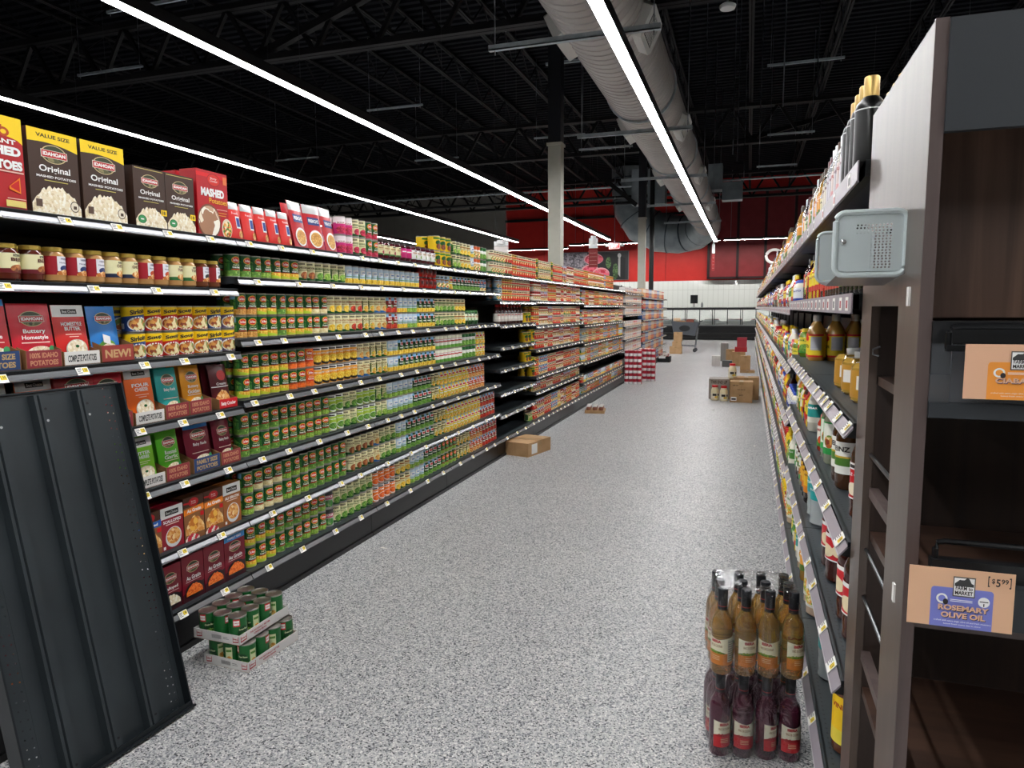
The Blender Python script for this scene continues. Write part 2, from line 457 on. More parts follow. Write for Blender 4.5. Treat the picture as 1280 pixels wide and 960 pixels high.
# ------------------------------------------------------------ round duct
DUCTM = noisy('duct_metal', 'a8a29e', 'bab4af', 1.2, .4, .35, detail=3)
DX, DZ, DR = -1.64, 4.82, .5
dt = thing('round_duct', 'large round ribbed metal air duct running above the open aisle', 'air duct', (DX, 0, DZ))
b = MB(); y = 1.0; prof = []
vs = []; NS = 36; rings = []
while y < 29.0:
    near = y > 4.2
    rings += [(y, DR), (y + .10, DR), (y + .11, DR + .010), (y + .135, DR + .010), (y + .145, DR)] if near else [(y, DR + .02)]
    y += .155
for yy, rr in rings:
    for k in range(NS):
        a = 2 * PI * k / NS; vs.append((rr * math.cos(a), yy, rr * math.sin(a)))
b.add(vs, [(i * NS + k, (i + 1) * NS + k, (i + 1) * NS + (k + 1) % NS, i * NS + (k + 1) % NS) for i in range(len(rings) - 1) for k in range(NS)], DUCTM, True)
obj('duct_shell', b, dt)
GR = M('d6d6d2', .45); GRD = M('35373a', .5)
def grille(yy, side):
    a = -PI / 2 + side * 1.12      # angle around the duct
    cx, cz = math.cos(a), math.sin(a)
    nrm = Vector((cx, 0, cz)); tan = Vector((-cz, 0, cx)) * side
    Mx = Matrix(((0, tan.x, nrm.x, nrm.x * (DR + .03)), (1, 0, 0, yy), (0, tan.z, nrm.z, nrm.z * (DR + .03)), (0, 0, 0, 1)))
    b = MB(); b.T = Mx   # local: x along duct, y round the duct, z outwards
    b.prism([(-.36, -.13), (-.28, -.18), (.28, -.18), (.36, -.13), (.36, .13), (.28, .18), (-.28, .18), (-.36, .13)], 2, -.06, .06, GR)
    b.box(-.22, -.12, .06, .22, .12, .063, GRD)
    for k in range(7): b.box(-.21 + k * .065, -.115, .063, -.19 + k * .065, .115, .074, GR)
    obj('air_grille', b, dt)
for yy in (3.6, 8.1, 12.6, 17.2, 22.0):
    grille(yy, -1); grille(yy + .1, 1)
for yy in (4.4, 11.0, 15.5, 20.0, 26):
    r = MB()
    for k in range(NS):
        a0, a1 = 2 * PI * k / NS, 2 * PI * (k + 1) / NS
        r.bar(((DR + .02) * math.cos(a0), yy, (DR + .02) * math.sin(a0)), ((DR + .02) * math.cos(a1), yy, (DR + .02) * math.sin(a1)), .03, GALV)
    obj('duct_band', r, dt)
GALV2 = noisy('galvanised_duct', '8d979c', 'a5afb4', 3, .4, .5)
el = thing('elbow_duct', 'wide galvanised elbow duct curving left from the end of the round duct', 'air duct', (0, 0, 0))
path = [(-1.64, 29.0, 4.85), (-1.75, 29.8, 4.75), (-2.15, 30.6, 4.65), (-2.9, 31.0, 4.6), (-3.7, 31.1, 4.7), (-4.5, 31.1, 5.1), (-4.95, 31.1, 5.8), (-5.05, 31.1, 6.6), (-5.05, 31.1, 7.5)]
obj('elbow_shell', MB().tube(path, [.52, .62, .74, .8, .82, .82, .8, .78, .78], GALV2, 24), el)
g = MB()
for p, q, r in zip(path[:-1], path[1:], [.56, .68, .78, .83, .84, .83, .8, .8]):
    P, Q = Vector(p), Vector(q); d = (Q - P).normalized(); mid = (P + Q) / 2
    g.tube([mid - d * .02, mid + d * .02], r, M('59646b', .4, .7), 24)
obj('seam', g, el)
v = thing('riser_duct', 'boxy galvanised riser duct hanging behind the farther column', 'air duct', (-4.1, 25.0, 0))
b = MB(); b.box(.1, 0, 5.1, .48, .6, 6.3, GALV2); obj('riser_box', b, v)
b = MB(); b.box(.65, .1, 5.1, 1.24, .6, 6.3, GALV2); obj('riser_box', b, v)
v = thing('roof_unit_box', 'grey boxy air unit hanging from the roof right of the round duct', 'air unit', (0, 25, 0))
b = MB(); b.box(-1.42, 0, 5.45, -.96, .6, 6.3, GALV2); obj('unit_body', b, v)
b = MB(); b.box(-.96, .1, 5.1, -.3, .6, 5.7, GALV2); obj('unit_outlet', b, v)
tag(obj('sprinkler_pipe', MB().tube([(XL, 27.5, 5.75), (XR, 27.5, 5.75)], .06, M('1c1d20', .4), 8)), 'dark pipe crossing the whole store before the red wall', 'pipe')
tag(obj('conduit', MB().tube([(XL, 26.0, 5.9), (XR, 26.0, 5.9)], .035, GALV, 8)), 'pale thin conduit crossing the store under the roof', 'pipe')
t = thing('smoke_detector', 'small white round detector hanging high between the duct and bottle shelf', 'detector', (-.35, 9.4, 5.15))
b = MB(); b.lathe([(.09, 0), (.1, .02), (.1, .04), (.05, .07)], 16, mt=WHITE); obj('detector_head', b, t)
b = MB(); b.tube([(0, 0, .07), (0, 0, ZC - 5.15)], .012, STEEL, 6); obj('stem', b, t)
# ------------------------------------------------------------ signs and the back of the store
EX = thing('exit_sign', 'lit red exit sign with twin lamp heads hanging before the back wall', 'exit sign', (-4.4, 24, 3.5))
b = MB(); b.box(-.19, 0, 0, .19, .06, .2, M('e6a8a6', .5)); C = Canvas(b, flat(0), .19, .2); C.rect(-.85, .1, .85, .9, M('e0383e', .5, emit=.6)); C.text('EXIT', 0, .5, 1.3, .6, M('f6c9c6', .5, emit=.8), .03); obj('sign_box', b, EX)
for s in (-1, 1):
    b = MB(); b.T = Matrix.Translation((s * .27, 0, .12)); b.lathe([(.02, -.04), (.065, -.03), (.07, .03), (.03, .05)], 12, mt=M('a8a9aa', .4)); obj('lamp_head', b, EX)
    obj('lamp_arm', MB().bar((s * .19, .03, .12), (s * .24, .02, .12), .02, WHITE), EX)
obj('sign_hanger', MB().tube([(0, .03, .2), (0, .03, 4.0)], .01, STEEL, 6), EX)
def aisle_sign(x, y, z0, h, wd, label, panel, zt=ZC):
    t = thing('aisle_sign', label, 'aisle sign', (x, y, z0), 0)
    b = MB(); b.box(-wd / 2, -.02, 0, wd / 2, .02, h * .62, panel)
    for k in range(4): b.box(-wd / 2 + .02, -.023, h * (.1 + k * .13), wd / 2 - .02, -.02, h * (.105 + k * .13), M('d8b8b4', .5))
    obj('sign_panel', b, t)
    b = MB(); b.box(-wd / 2, -.02, h * .66, wd / 2, .02, h, WHITE); b.lathe([(wd * .3, h * .8), (wd * .3, h * 1.08)], 14, mt=WHITE); obj('number_plate', b, t)
    for s in (-1, 1): obj('hanging_wire', MB().tube([(s * wd * .4, 0, h), (s * wd * .4, 0, zt - z0)], .0015, M('3a3b3e', .5), 5), t)
aisle_sign(-3.42, 16, 2.43, .66, .2, 'maroon hanging aisle sign with white number plate before the steak poster', M('7e1719', .5))
aisle_sign(-4.25, 12, 2.46, .24, .26, 'small white hanging aisle sign above the soup cans', M('e4dcd8', .5))
aisle_sign(-1.25, 26.4, 2.8, .95, .1, 'narrow hanging aisle sign seen almost edge-on under the light end', M('9b2424', .5), 4.31)
# large round letter on the maroon wall
b = MB(); ring = [(math.cos(2 * PI * k / 40) * .30, 0, math.sin(2 * PI * k / 40) * .30) for k in range(34)]
b.tube([(x * 1.15, 0, z) for x, _, z in ring], .066, M('f8f6f4', .4), 8)
tag(obj('wall_letter', b, None, (1.06, 34.9, 3.83)), 'big white round letter mounted before the maroon panels', 'letter')
# steak poster
PX0, PX1, PZ0, PZ1 = -9.3, -5.76, 2.9, 4.35
t = thing('steak_poster', 'large dark wall poster showing raw red steaks with herbs and cutlery', 'poster', (PX0, YF - .05, PZ0))
b = MB(); Wp, Hp = PX1 - PX0, PZ1 - PZ0
b.box(0, 0, 0, Wp, .03, Hp, M('6f6a6e', .5))
C = Canvas(b, flat(0, Wp / 2), Wp / 2, Hp, eps=.002)
C.rect(-.98, .02, .98, .98, M('2f2d31', .45)); C.rect(-.98, .02, -.2, .98, food('8f8792', 'a79fa9', '6b6670', '59555c', scale=14))
C.span(-.2, .9, lambda t: .02, lambda t: .75 + .2 * math.sin(PI * t), M('1c1b1e', .5), n=12)
MEAT = food('d23a55', 'e4657a', 'c42844', 'dc8292', 'b81e3a', scale=7)
C.ell(-.02, .74, .28, .2, M('e0a3a8', .5)); C.ell(-.0, .73, .27, .17, MEAT)
C.ell(-.12, .34, .26, .22, M('e0a3a8', .5)); C.ell(-.1, .33, .24, .19, MEAT); C.ell(.2, .22, .25, .22, M('e0a3a8', .5)); C.ell(.21, .21, .23, .19, MEAT)
HB = food('3c5a34', '5c7a48', '24381f', scale=20)
C.ell(.42, .6, .08, .2, HB); C.ell(.62, .3, .08, .28, HB)
C.slant(.7, .76, .2, .1, .75, .78, M('a8a6a6', .4)); C.ell(.73, .84, .05, .08, M('b8b6b6', .4))
obj('poster_panel', b, t)
# refrigerated meat case along the back
mc = thing('meat_case', 'long black and glass refrigerated meat case along the white tiled wall', 'display case', (-5.2, 33.2, 0))
L = 7.4
b = MB(); b.box(0, 0, .02, L, 1.6, .1, BLACK); b.box(0, .02, .1, L, 1.6, .60, M('111113', .25)); b.box(0, -.02, .3, L, .02, .33, M('3a3a3c', .3)); b.box(0, -.02, .60, L, .05, .66, M('1c1c1e', .3)); obj('base', b, mc)
b = MB(); b.box(0, .1, .66, L, 1.5, .70, M('e6e6e2', .4)); b.box(0, 1.3, .7, L, 1.5, 1.45, M('d5d8d2', .4)); b.box(0, .5, .7, L, 1.3, .86, M('d8d6d0', .5)); obj('display_deck', b, mc)
b = MB(); b.box(0, .05, 1.44, L, 1.5, 1.5, M('b9bcbc', .25, .8)); b.box(0, .0, 1.38, L, .06, 1.47, M('17181a', .3)); obj('canopy', b, mc)
b = MB(); b.box(.1, .9, 1.40, L - .1, 1.0, 1.43, M('ffffff', .5, emit=10)); obj('case_lamp', b, mc)
GL = M('dfeeee', .03, alpha=.14, spec=.6)
for k in range(6):
    x = .06 + k * 1.22
    g = MB(); g.box(x + .02, .03, .72, x + 1.14, .036, 1.38, GL); p = obj('glass_pane', g, mc)
    g = MB()
    for xx in (x, x + .57, x + 1.14): g.box(xx, .02, .70, xx + .035, .06, 1.40, M('2a2c2e', .3))
    obj('pane_frame', g, mc)
for k, x in enumerate((1.15, 3.55, 6.3)):
    g = MB(); g.bar((x, .04, 1.42), (x + .22, .1, .72), .05, M('f2f4f2', .3), .02); obj('glass_support', g, mc)
mt_ = food('b8323a', 'd8c8b8', '8a1f28', 'e8e4dc', scale=9)
for k in range(7):
    g = MB(); g.box(.2 + k * 1.02, .3, .86, .9 + k * 1.02, .9, .93, M('e8e8e6', .4)); g.box(.24 + k * 1.02, .34, .93, .86 + k * 1.02, .86, .96, mt_)
    tag(obj('meat_tray', g, None, (-5.2, 33.2, 0)), '%s white tray of packed meat inside the back case, counting from the cart' % nth(k), 'tray', 'meat trays')
t = thing('wall_monitor', 'small black square monitor on a short post on the meat case', 'monitor', (-2.45, 34.2, 1.5))
b = MB(); b.box(-.17, 0, .18, .17, .06, .58, BLACK); C = Canvas(b, flat(0, 0, .18), .17, .4, eps=.001); C.rect(-.88, .06, .88, .94, M('141518', .15)); obj('screen', b, t)
b = MB(); b.box(-.03, .02, 0, .03, .05, .2, M('8a8c8e', .4)); b.box(-.12, 0, 0, .12, .1, .015, M('8a8c8e', .4)); obj('stand', b, t)
tag(obj('tile_dispenser', MB().lathe([(.05, 0), (.06, .02), (.06, .16), (.03, .2), (.03, .24)], 12, mt=M('8d8f90', .3, .6)), None, (-2.08, 34.2, 1.5)), 'small grey canister standing beside the black monitor', 'canister')
# ------------------------------------------------------------ gondola shelving
def bayY(k): return 1.505 + 1.226 * k
LIPM = M('8e9094', .2, .6); LIPG = M('5c5e62', .3, .6); LIPR = M('9c959d', .35, .2)
TAGW = M('f2f1ec', .5); TAGY = M('f0d22a', .5); TAGK = M('5a5a5c', .6)
LBL_P = ('1.49', '1.99', '2.39', '.99', '1.29')
def strip_mesh(L, tags, dark=False, mtx=None, upright=False):
    """price channel, front towards -y, along x from 0 to L, top at z = 0"""
    b = MB(); mt = mtx or LIPM
    if mtx is None:
        b.box(.003, .007, -.006, L - .003, .012, .0, BLACK)
        b.prism([(.006, -.001), (.002, -.004), (.0035, -.0065), (-.0085, -.0285), (-.0115, -.030), (-.012, -.0345), (-.008, -.037), (.008, -.009)], 0, .003, L - .003, mt)
        b.prism([(-.0022, -.0165), (-.0031, -.0180), (-.0022, -.0185), (-.0013, -.017)], 0, .004, L - .004, LIPG)
        for k in range(tags):
            x = L * (k + .5) / tags + random.uniform(-.02, .02)
            b.prism([(.0032, -.005), (-.0105, -.031), (-.0115, -.0305), (.0022, -.0045)], 0, x - .02, x + .02, TAGW)
            b.prism([(-.0016, -.011), (-.0070, -.021), (-.0078, -.0206), (-.0024, -.0106)], 0, x + .001, x + .016, TAGY)
        return b.mesh('price_strip')
    if upright:
        b.box(.003, -.016, -.045, L - .003, -.013, .0, mt); b.box(.003, -.018, -.047, L - .003, -.012, -.044, mt); b.box(.003, -.013, -.003, L - .003, .01, 0, BLACK)
        for k in range(tags):
            x = L * (k + .5) / tags + random.uniform(-.02, .02); b.box(x - .024, -.0168, -.04, x + .024, -.016, -.008, TAGW)
            b.box(x - .01, -.0172, -.034, x + .014, -.0168, -.016, M('a8323a', .5) if k % 3 else TAGK)
        return b.mesh('price_strip')
    b.box(.003, -.004 if mtx is None else .006, -.006, L - .003, .012, .0, BLACK)
    if mtx is not None:
        b.prism([(.006, -.002), (-.0185, -.034), (-.0165, -.037), (.008, -.006)], 0, .003, L - .003, mt)
        b.prism([(-.019, -.033), (-.0205, -.036), (-.017, -.038), (-.0165, -.036)], 0, .003, L - .003, M('c8c4c8', .3, .3))
        b.prism([(.0085, .0), (.005, -.003), (.007, -.006), (.010, -.003)], 0, .003, L - .003, M('b8b4b8', .3, .3)); b.prism([(-.014, -.034), (.006, -.009), (.008, -.036)], 0, L - .004, L - .0005, BLACK); b.prism([(-.014, -.034), (.006, -.009), (.008, -.036)], 0, .0005, .004, BLACK)
        for k in range(tags):
            x = L * (k + .5) / tags + random.uniform(-.02, .02)
            b.prism([(.0035, -.0045), (-.0175, -.032), (-.0182, -.0315), (.0028, -.0035)], 0, x - .02, x + .02, TAGW)
        return b.mesh('price_strip')
    b.prism([(0.0, -.006), (-.010, -.006), (-.012, -.009), (-.007, -.013), (-.007, -.031), (-.012, -.035), (-.012, -.038), (0, -.038)], 0, .003, L - .003, mt)
    b.box(.004, -.0085, -.0225, L - .004, -.0068, -.0215, LIPG)
    if tags:
        for k in range(tags):
            x = L * (k + .5) / tags + random.uniform(-.02, .02)
            b.box(x - .02, -.0135, -.036, x + .02, -.0125, -.008, TAGW)
            b.box(x + .001, -.0142, -.026, x + .016, -.0132, -.014, TAGY)
    return b.mesh('price_strip')
def tag_mesh(price):
    b = MB(); b.box(-.024, -.0015, -.033, .024, 0, 0, TAGW)
    C = Canvas(b, flat(-.0015, 0, -.033), .024, .033)
    C.rect(.02, .3, .88, .82, TAGY); C.text(price, .45, .56, .7, .34, M('2a2a20', .5), .01)
    for v in (.72, .56, .40, .22): C.rect(-.88, v, -.15 if v != .4 else -.4, v + .07, TAGK)
    return b.mesh('price_tag')
TAGS = [tag_mesh(p) for p in LBL_P]
_shelf = {}
def shelf_mesh(L, D):
    if (L, D) not in _shelf:
        b = MB(); b.box(.002, .0, -.03, L - .002, D, 0, DECKM)
        b.box(.002, 0, -.036, L - .002, .02, -.002, BLACK)
        for x in (.004, L - .006): b.prism([(D, -.09), (D, 0), (.03, 0), (.03, -.03)], 0, x, x + .003, BLACK)
        _shelf[L, D] = b.mesh('shelf')
    return _shelf[L, D]
_strips = {}
def bay(label, X, Y, rz, levels, top, D=.5, tags='each', ntag=5, kickh=.16, L=1.226, strips=None, back=True, mtx=None, kickin=.04, group='shelving bays'):
    """one gondola bay; local frame: front at y = 0 facing -y, x from 0 to L"""
    t = thing('shelving_bay', label, 'shelving', (X, Y, 0), rz, group)
    b = MB(); b.box(0, D, .05, L, D + .03, top, BLACK)
    if back: obj('back_panel', b, t)
    b = MB(); b.box(0, D - .02, 0, .03, D + .0, top + .02, BLACK); obj('upright', b, t)
    b = MB(); b.box(.002, kickin, 0, L - .002, kickin + .02, kickh, KICK); b.box(.002, kickin - .012, 0, L - .002, kickin, .025, M('0a0a0b', .4)); obj('kick_plate', b, t)
    for k, z in enumerate(levels):
        s = link('shelf', shelf_mesh(L, D), t, (0, .0, z))
        nt_ = ntag[k] if isinstance(ntag, (list, tuple)) else ntag
        merged = tags != 'each'
        up = mtx is not None and z > 1.4
        key = (nt_ if merged or up else 0, random.randint(0, 2) if merged else 0, L, mtx is None, up)
        if key not in _strips: _strips[key] = strip_mesh(L, key[0], mtx=mtx, upright=up)
        link('price_strip', _strips[key], s, (0, 0, 0))
        if not merged and not up:
            for j in range(nt_):
                x = L * (j + .5) / nt_ + random.uniform(-.05, .05)
                o_ = link('price_tag', random.choice(TAGS), s, (x, .0025, -.0055) if mtx is None else (x, .0012, -.0046))
                o_.rotation_euler.x = -math.atan2(.021, .0275) if mtx is not None else -math.radians(29)
    return t
LX = -2.29
SEC = [1.835, 1.655, 1.36, 1.065, .775, .48, .21]
B0 = [1.835, 1.60, 1.303, 1.04, .775, .48, .21]
B4 = [1.835, 1.575, 1.34, 1.12, .90, .66, .44, .21]
B5 = [1.835, 1.585, 1.30, 1.025, .715, .535, .21]
B7 = [1.835, 1.545, 1.25, .975, .69, .38, .21]
B10 = [1.80, 1.60, 1.36, 1.12, .86, .60, .34, .2]
B12 = [1.74, 1.48, 1.22, .96, .70, .44, .2]
def leftlev(k): return B0 if k == 0 else SEC if k <= 3 else B4 if k == 4 else B5 if k <= 6 else B7 if k <= 9 else B10 if k <= 11 else B12
LBAY = ['near shelving bay behind the leaning steel panel, holding potato boxes and gravy jars',
        'first shelving bay of canned vegetables, next to the potato bay', 'second shelving bay of canned vegetables', 'third shelving bay of canned vegetables, before the emptied shelves',
        'shelving bay with almost empty black middle shelves', 'first soup can bay past the emptied shelves', 'second soup can bay past the emptied shelves',
        'third soup bay, above the small tray on the floor', 'fourth soup bay along the row', 'fifth soup bay, last before the white packages',
        'bay of white wrapped packages behind the red and white stacks', 'second bay of white wrapped packages', 'boxed goods bay before the row end', 'second boxed goods bay near the row end', 'third boxed goods bay near the row end', 'last boxed goods bay by the shopping cart']
for k in range(16):
    lv = leftlev(k)
    bay(LBAY[k], LX, bayY(k), PI / 2, lv, 1.9 if k < 10 else 2.0, D=.52, tags='each' if k < 5 else 'print', ntag=[5, 4, 5, 5, 5, 4, 4, 4][:len(lv)] if k < 5 else 6, group='shelving bays of the can row')
RX = .235
def rY(k): return 1.735 + 1.226 * k
RN = [1.82, 1.53, 1.235, .955, .615, .235]
RF = [1.82, 1.50, 1.16, .86, .56, .235]
for k in range(18):
    bay('%s shelving bay of the bottle row, counted from the dark wooden display' % nth(k), RX, rY(k) + 1.226, -PI / 2, RN if k < 2 else RF, 1.9, D=.5, tags='each' if k < 3 else 'print', ntag=[4, 9, 8, 5, 5, 4] if k < 3 else 8, mtx=LIPR, group='shelving bays of the bottle row')
# ------------------------------------------------------------ product builder
REG = {}
def reg(name, proto, x, y, z, rz, desc, where, cat, group, vary=0.):
    REG.setdefault(name, []).append((proto, x, y, z, rz + (random.uniform(-vary, vary) if vary else 0), desc, where, cat, group))
class Proto:
    """root mesh + children; far = simple single MB for distant copies"""
    def __init__(s, root, kids=(), far=None): s.root = root; s.kids = kids; s.far = far or root; s._m = None; s._f = None
    def meshes(s, nm):
        if s._m is None: s._m = (s.root.mesh(nm), [(n, k.mesh(n)) for n, k in s.kids])
        return s._m
    def farmesh(s, nm):
        if s._f is None: s._f = s.far.mesh(nm)
        return s._f
def place(name, p, x, y, z, rz, label, cat, group=None, parts=True):
    if parts:
        me, kids = p.meshes(name)
        o = link(name, me, None, (x, y, z), rz)
        for n, k in kids: link(n, k, o)
    else: o = link(name, p.farmesh(name), None, (x, y, z), rz)
    return tag(o, label, cat, group)
def flush(limit=290, near=4.9):
    for name, items in REG.items():
        items = [it for it in items]
        front = [it for it in items if it[6] is not None]; back = [it for it in items if it[6] is None]
        front.sort(key=lambda it: it[1] ** 2 + it[2] ** 2)
        cnt = {}
        chosen = front[:limit]
        # ordinals run down the aisle
        for it in sorted(chosen, key=lambda it: (it[5], it[6], it[2], -abs(it[1]))):
            key = (it[5], it[6]); k = cnt.get(key, 0); cnt[key] = k + 1
            lb = '%s %s %s' % (nth(k), it[5], it[6])
            if len(lb.split()) > 16: print('LONG', lb)
            place(name, it[0], it[1], it[2], it[3], it[4], lb, it[7], it[8], parts=(it[1] ** 2 + it[2] ** 2) ** .5 < near)
        rest = front[limit:] + back
        if not rest: continue
        b = MB()
        for it in rest:
            f = it[0].far; c, s_ = math.cos(it[4]), math.sin(it[4]); o = len(b.v)
            b.v.extend([(it[1] + c * v[0] - s_ * v[1], it[2] + s_ * v[0] + c * v[1], it[3] + v[2]) for v in f.v])
            mm = [b.mid(m_) for m_ in f.mats]
            b.f.extend([tuple(o + i for i in ff) for ff in f.f]); b.mi.extend([mm[i] for i in f.mi]); b.sm.extend(f.sm)
        o = obj(name + '_stock', b)
        tag(o, STOCK.get(name, 'remaining %ss filling the shelves farther back and farther along' % name.replace('_', ' ')), rest[0][7] + ' stock', None, 'stuff')
STOCK = {}
# ---- cans
def can(label, draw, r=.037, h=.111, rot=0.):
    root = MB()
    root.lathe([(r - .003, 0), (r, .002), (r, .005), (r - .0012, .0065), (r - .0012, h - .0065), (r, h - .005), (r, h - .001), (r - .002, h), (r - .003, h - .003), (.001, h - .0032)], 24, mt=TIN)
    lb = MB(); lb.lathe([(r - .0004, .006), (r - .0004, h - .006)], 24, mt=label, capb=False, capt=False)
    draw(Canvas(lb, wrap(r - .0004, .006, rot), r * 1.35, h - .012, seg=r * .14), True)
    far = MB(); far.lathe([(r - .002, 0), (r - .0012, .006), (r - .0012, h - .006), (r - .001, h), (.001, h - .003)], 12, mats=[TIN, label, TIN, TIN])
    draw(Canvas(far, wrap(r - .0004, .006, rot), r * 1.35, h - .012, seg=r * .26, eps=.0003, lift=.0005), False)
    return Proto(root, [('label', lb)], far)
G1 = M('10521f', .35); G2 = M('0c3f1a', .35); LEAF = food('3f8a3a', '6aa84a', '2e6e2c', '8dbb57', scale=60); SKY = M('8cc0ea', .4)
YG = M('b9d23a', .4); CRM = M('e9e3b4', .45); OVR = M('d22a1e', .35); OVY = M('e8c23a', .4); LOGO = M('2a2622', .5)
F = dict(peas=food('7ea83a', '93bd45', '6b9130', 'a9cd5c', scale=170), corn=food('f3cf3c', 'e8b820', 'f7df6a', 'd9a514', scale=170), mix=food('e0922a', 'e9c63a', '7da53c', 'f2e2a0', scale=150),
         chick=food('d9a04a', 'c98d3a', 'e8bb6c', 'b87a2c', scale=170), pot=food('ead9a0', 'f3e8bd', 'dcc684', scale=120), carrot=food('ef6a1c', 'f5883a', 'd95510', scale=150),
         beans=food('5d8f34', '7db045', '45752a', '98c35e', scale=110), mash=food('f1e6c8', 'fbf6e6', 'dcc8a0', 'efe0c0', 'faf0dc', 'e6d6ae', scale=110), brown=food('7a3a1e', '9c5528', '5c2a16', 'b8733c', scale=90),
         meat=food('8a3a20', 'b8642e', 'd89a4a', '6f8a3a', 'e8d8a8', scale=70), red=food('c22a1c', 'e0552e', '9c1c14', scale=90), soup=food('f0dc9a', 'eba23c', '4f8a34', 'd03f22', 'f6e9b8', scale=90),
         berry=food('b01838', 'd83a5c', '7c0f28', scale=120), gratin=food('e8b26a', 'd98f3c', 'f3d39a', 'c87428', scale=70))
def d_dm(bot, sky, ov='Green Beans', b2=None):
    def f(C, n):
        C.slant(-1, -.35, .22, .3, .98, .7, LEAF)
        C.rect(-2.25, 0, 2.25, .27, bot) if not b2 else C.rect(-2.25, 0, 2.25, .33, b2)
        if b2: C.slant(-.6, 1.05, .2, .05, .33, .33, bot)
        if sky: C.rect(-.95, .74, -.38, .99, SKY)
        C.ell(.28, .76, .44, .17, OVY); C.ell(.28, .76, .39, .14, OVR)
        if n:
            C.text('Del Monte', .28, .76, .6, .13, WHITE, .03); C.text('Fresh Cut', .3, .53, .6, .07, M('e9e6b8', .4), .02); C.text(ov, .3, .42, .8, .09, WHITE, .03)
        else: C.rect(-.1, .4, .7, .54, M('7da57a', .4)); C.rect(0, .71, .56, .8, M('f0b0a0', .4))
        C.rect(-.2, .30, .8, .335, OVR)
    return f
def d_cream(pic, word, band=G1, txt='a5651e', bigleaf=False):
    T = M(txt, .4)
    def f(C, n):
        C.rect(-2.25, 0, 2.25, .14, band)
        if bigleaf: C.slant(-.9, -.2, .15, .2, .9, .75, G1)
        C.rect(-.35, .84, .35, .93, LOGO)
        if n: C.text('Best Choice', 0, .885, .55, .05, CRM, .02); C.text(word, 0, .68, 1.3, .12, T, .03)
        else: C.rect(-.6, .64, .6, .73, T)
        C.rect(-.5, .52, .5, .55, T); C.ell(.35, .27, .5, .2, pic)
    return f
def d_lime(pic, c2='b4cf3c', word='Cut Green Beans'):
    m2 = M(c2, .4)
    def f(C, n):
        C.rect(-2.25, .84, 2.25, 1, WHITE); C.rect(-.5, .87, .4, .95, LOGO)
        if n: C.text(word, 0, .7, 1.4, .1, WHITE, .02)
        else: C.rect(-.6, .66, .6, .73, M('f3f0d8', .4))
        C.ell(.25, .26, .65, .24, WHITE); C.ell(.25, .28, .58, .19, pic)
    return f
def d_bowl():
    def f(C, n):
        C.rect(-2.25, .84, 2.25, 1, WHITE); C.rect(-.5, .87, .5, .96, LOGO)
        if n: C.text('SWEET CORN', 0, .68, 1.3, .1, WHITE, .03)
        else: C.rect(-.6, .64, .6, .72, M('fbe6b0', .4))
        C.ell(.2, .28, .75, .26, M('2a2118', .4)); C.ell(.2, .36, .68, .2, F['corn'])
    return f
def d_sky(pic):
    def f(C, n):
        C.rect(-2.25, 0, 2.25, .3, pic); C.slant(-.8, -.25, .3, .2, .95, .55, M('2f7a36', .4))
        C.rect(-.1, .55, .85, .8, WHITE); C.rect(.1, .62, .65, .72, M('7a98c8', .4)); C.rect(-.2, .38, .8, .42, M('3a8a40', .4))
        if n: C.text('Green Giant', .43, .675, .6, .08, WHITE, .02)
    return f
def d_blue(pic, top='b6312a'):
    def f(C, n):
        C.slant(-1.1, -.2, .3, .3, .78, .5, M('8fb070', .4)); C.rect(-1.1, .8, .0, 1, SKY); C.rect(0, .62, .9, .86, WHITE); C.rect(.1, .66, .8, .82, M('c23a3a', .4)); C.rect(-2.25, 0, 2.25, .3, pic)
        if n: C.text("Libby's", .43, .74, .5, .1, WHITE, .02)
        C.rect(-.1, .42, .8, .5, M('dfe8d8', .4))
    return f
def d_stripe(cols, pic=None):
    cs = [M(c, .4) for c in cols]
    def f(C, n):
        k = len(cs)
        for i, c_ in enumerate(cs): C.rect(-2.25, i / k, 2.25, (i + 1) / k, c_, keep=i < k - 1)
        if pic: C.ell(.1, .25, .7, .22, pic)
        C.rect(-.6, .6, .6, .72, WHITE)
        if n: C.text('SOUP', 0, .66, .9, .1, M('a01818', .4), .03)
    return f
def d_chunk(c, word):
    bot = M(c, .4)
    def f(C, n):
        C.slant(-1.15, 1.15, 0, 0, .58, .72, bot)
        C.ell(.25, .3, .78, .3, WHITE); C.ell(.25, .29, .68, .26, F['meat'])
        if n: C.text(word, .25, .82, 1.1, .2, LOGO, .04, slope=.1)
        else: C.rect(-.3, .74, .8, .88, LOGO)
        C.rect(-1.1, .1, -.75, .32, M('d8d8d8', .5))
    return f
def d_soup(lo, hi):
    a, h_ = M(lo, .4), M(hi, .4)
    def f(C, n):
        C.rect(-2.25, .0, 2.25, .44, a); C.rect(-2.25, .8, 2.25, 1, h_); C.ell(.45, .3, .42, .15, F['soup'])
        C.rect(-.9, .6, .55, .74, a); C.rect(-.2, .84, .45, .94, LOGO); C.rect(-.35, .47, .4, .53, M('7a8a4a', .4))
    return f
PK = {}
def K(n, *a, **k):
    PK[n] = a + (k,)
dm = lambda b_, s, o='Green Beans', b2=None: (G1, d_dm(F[b_], s, o, b2))
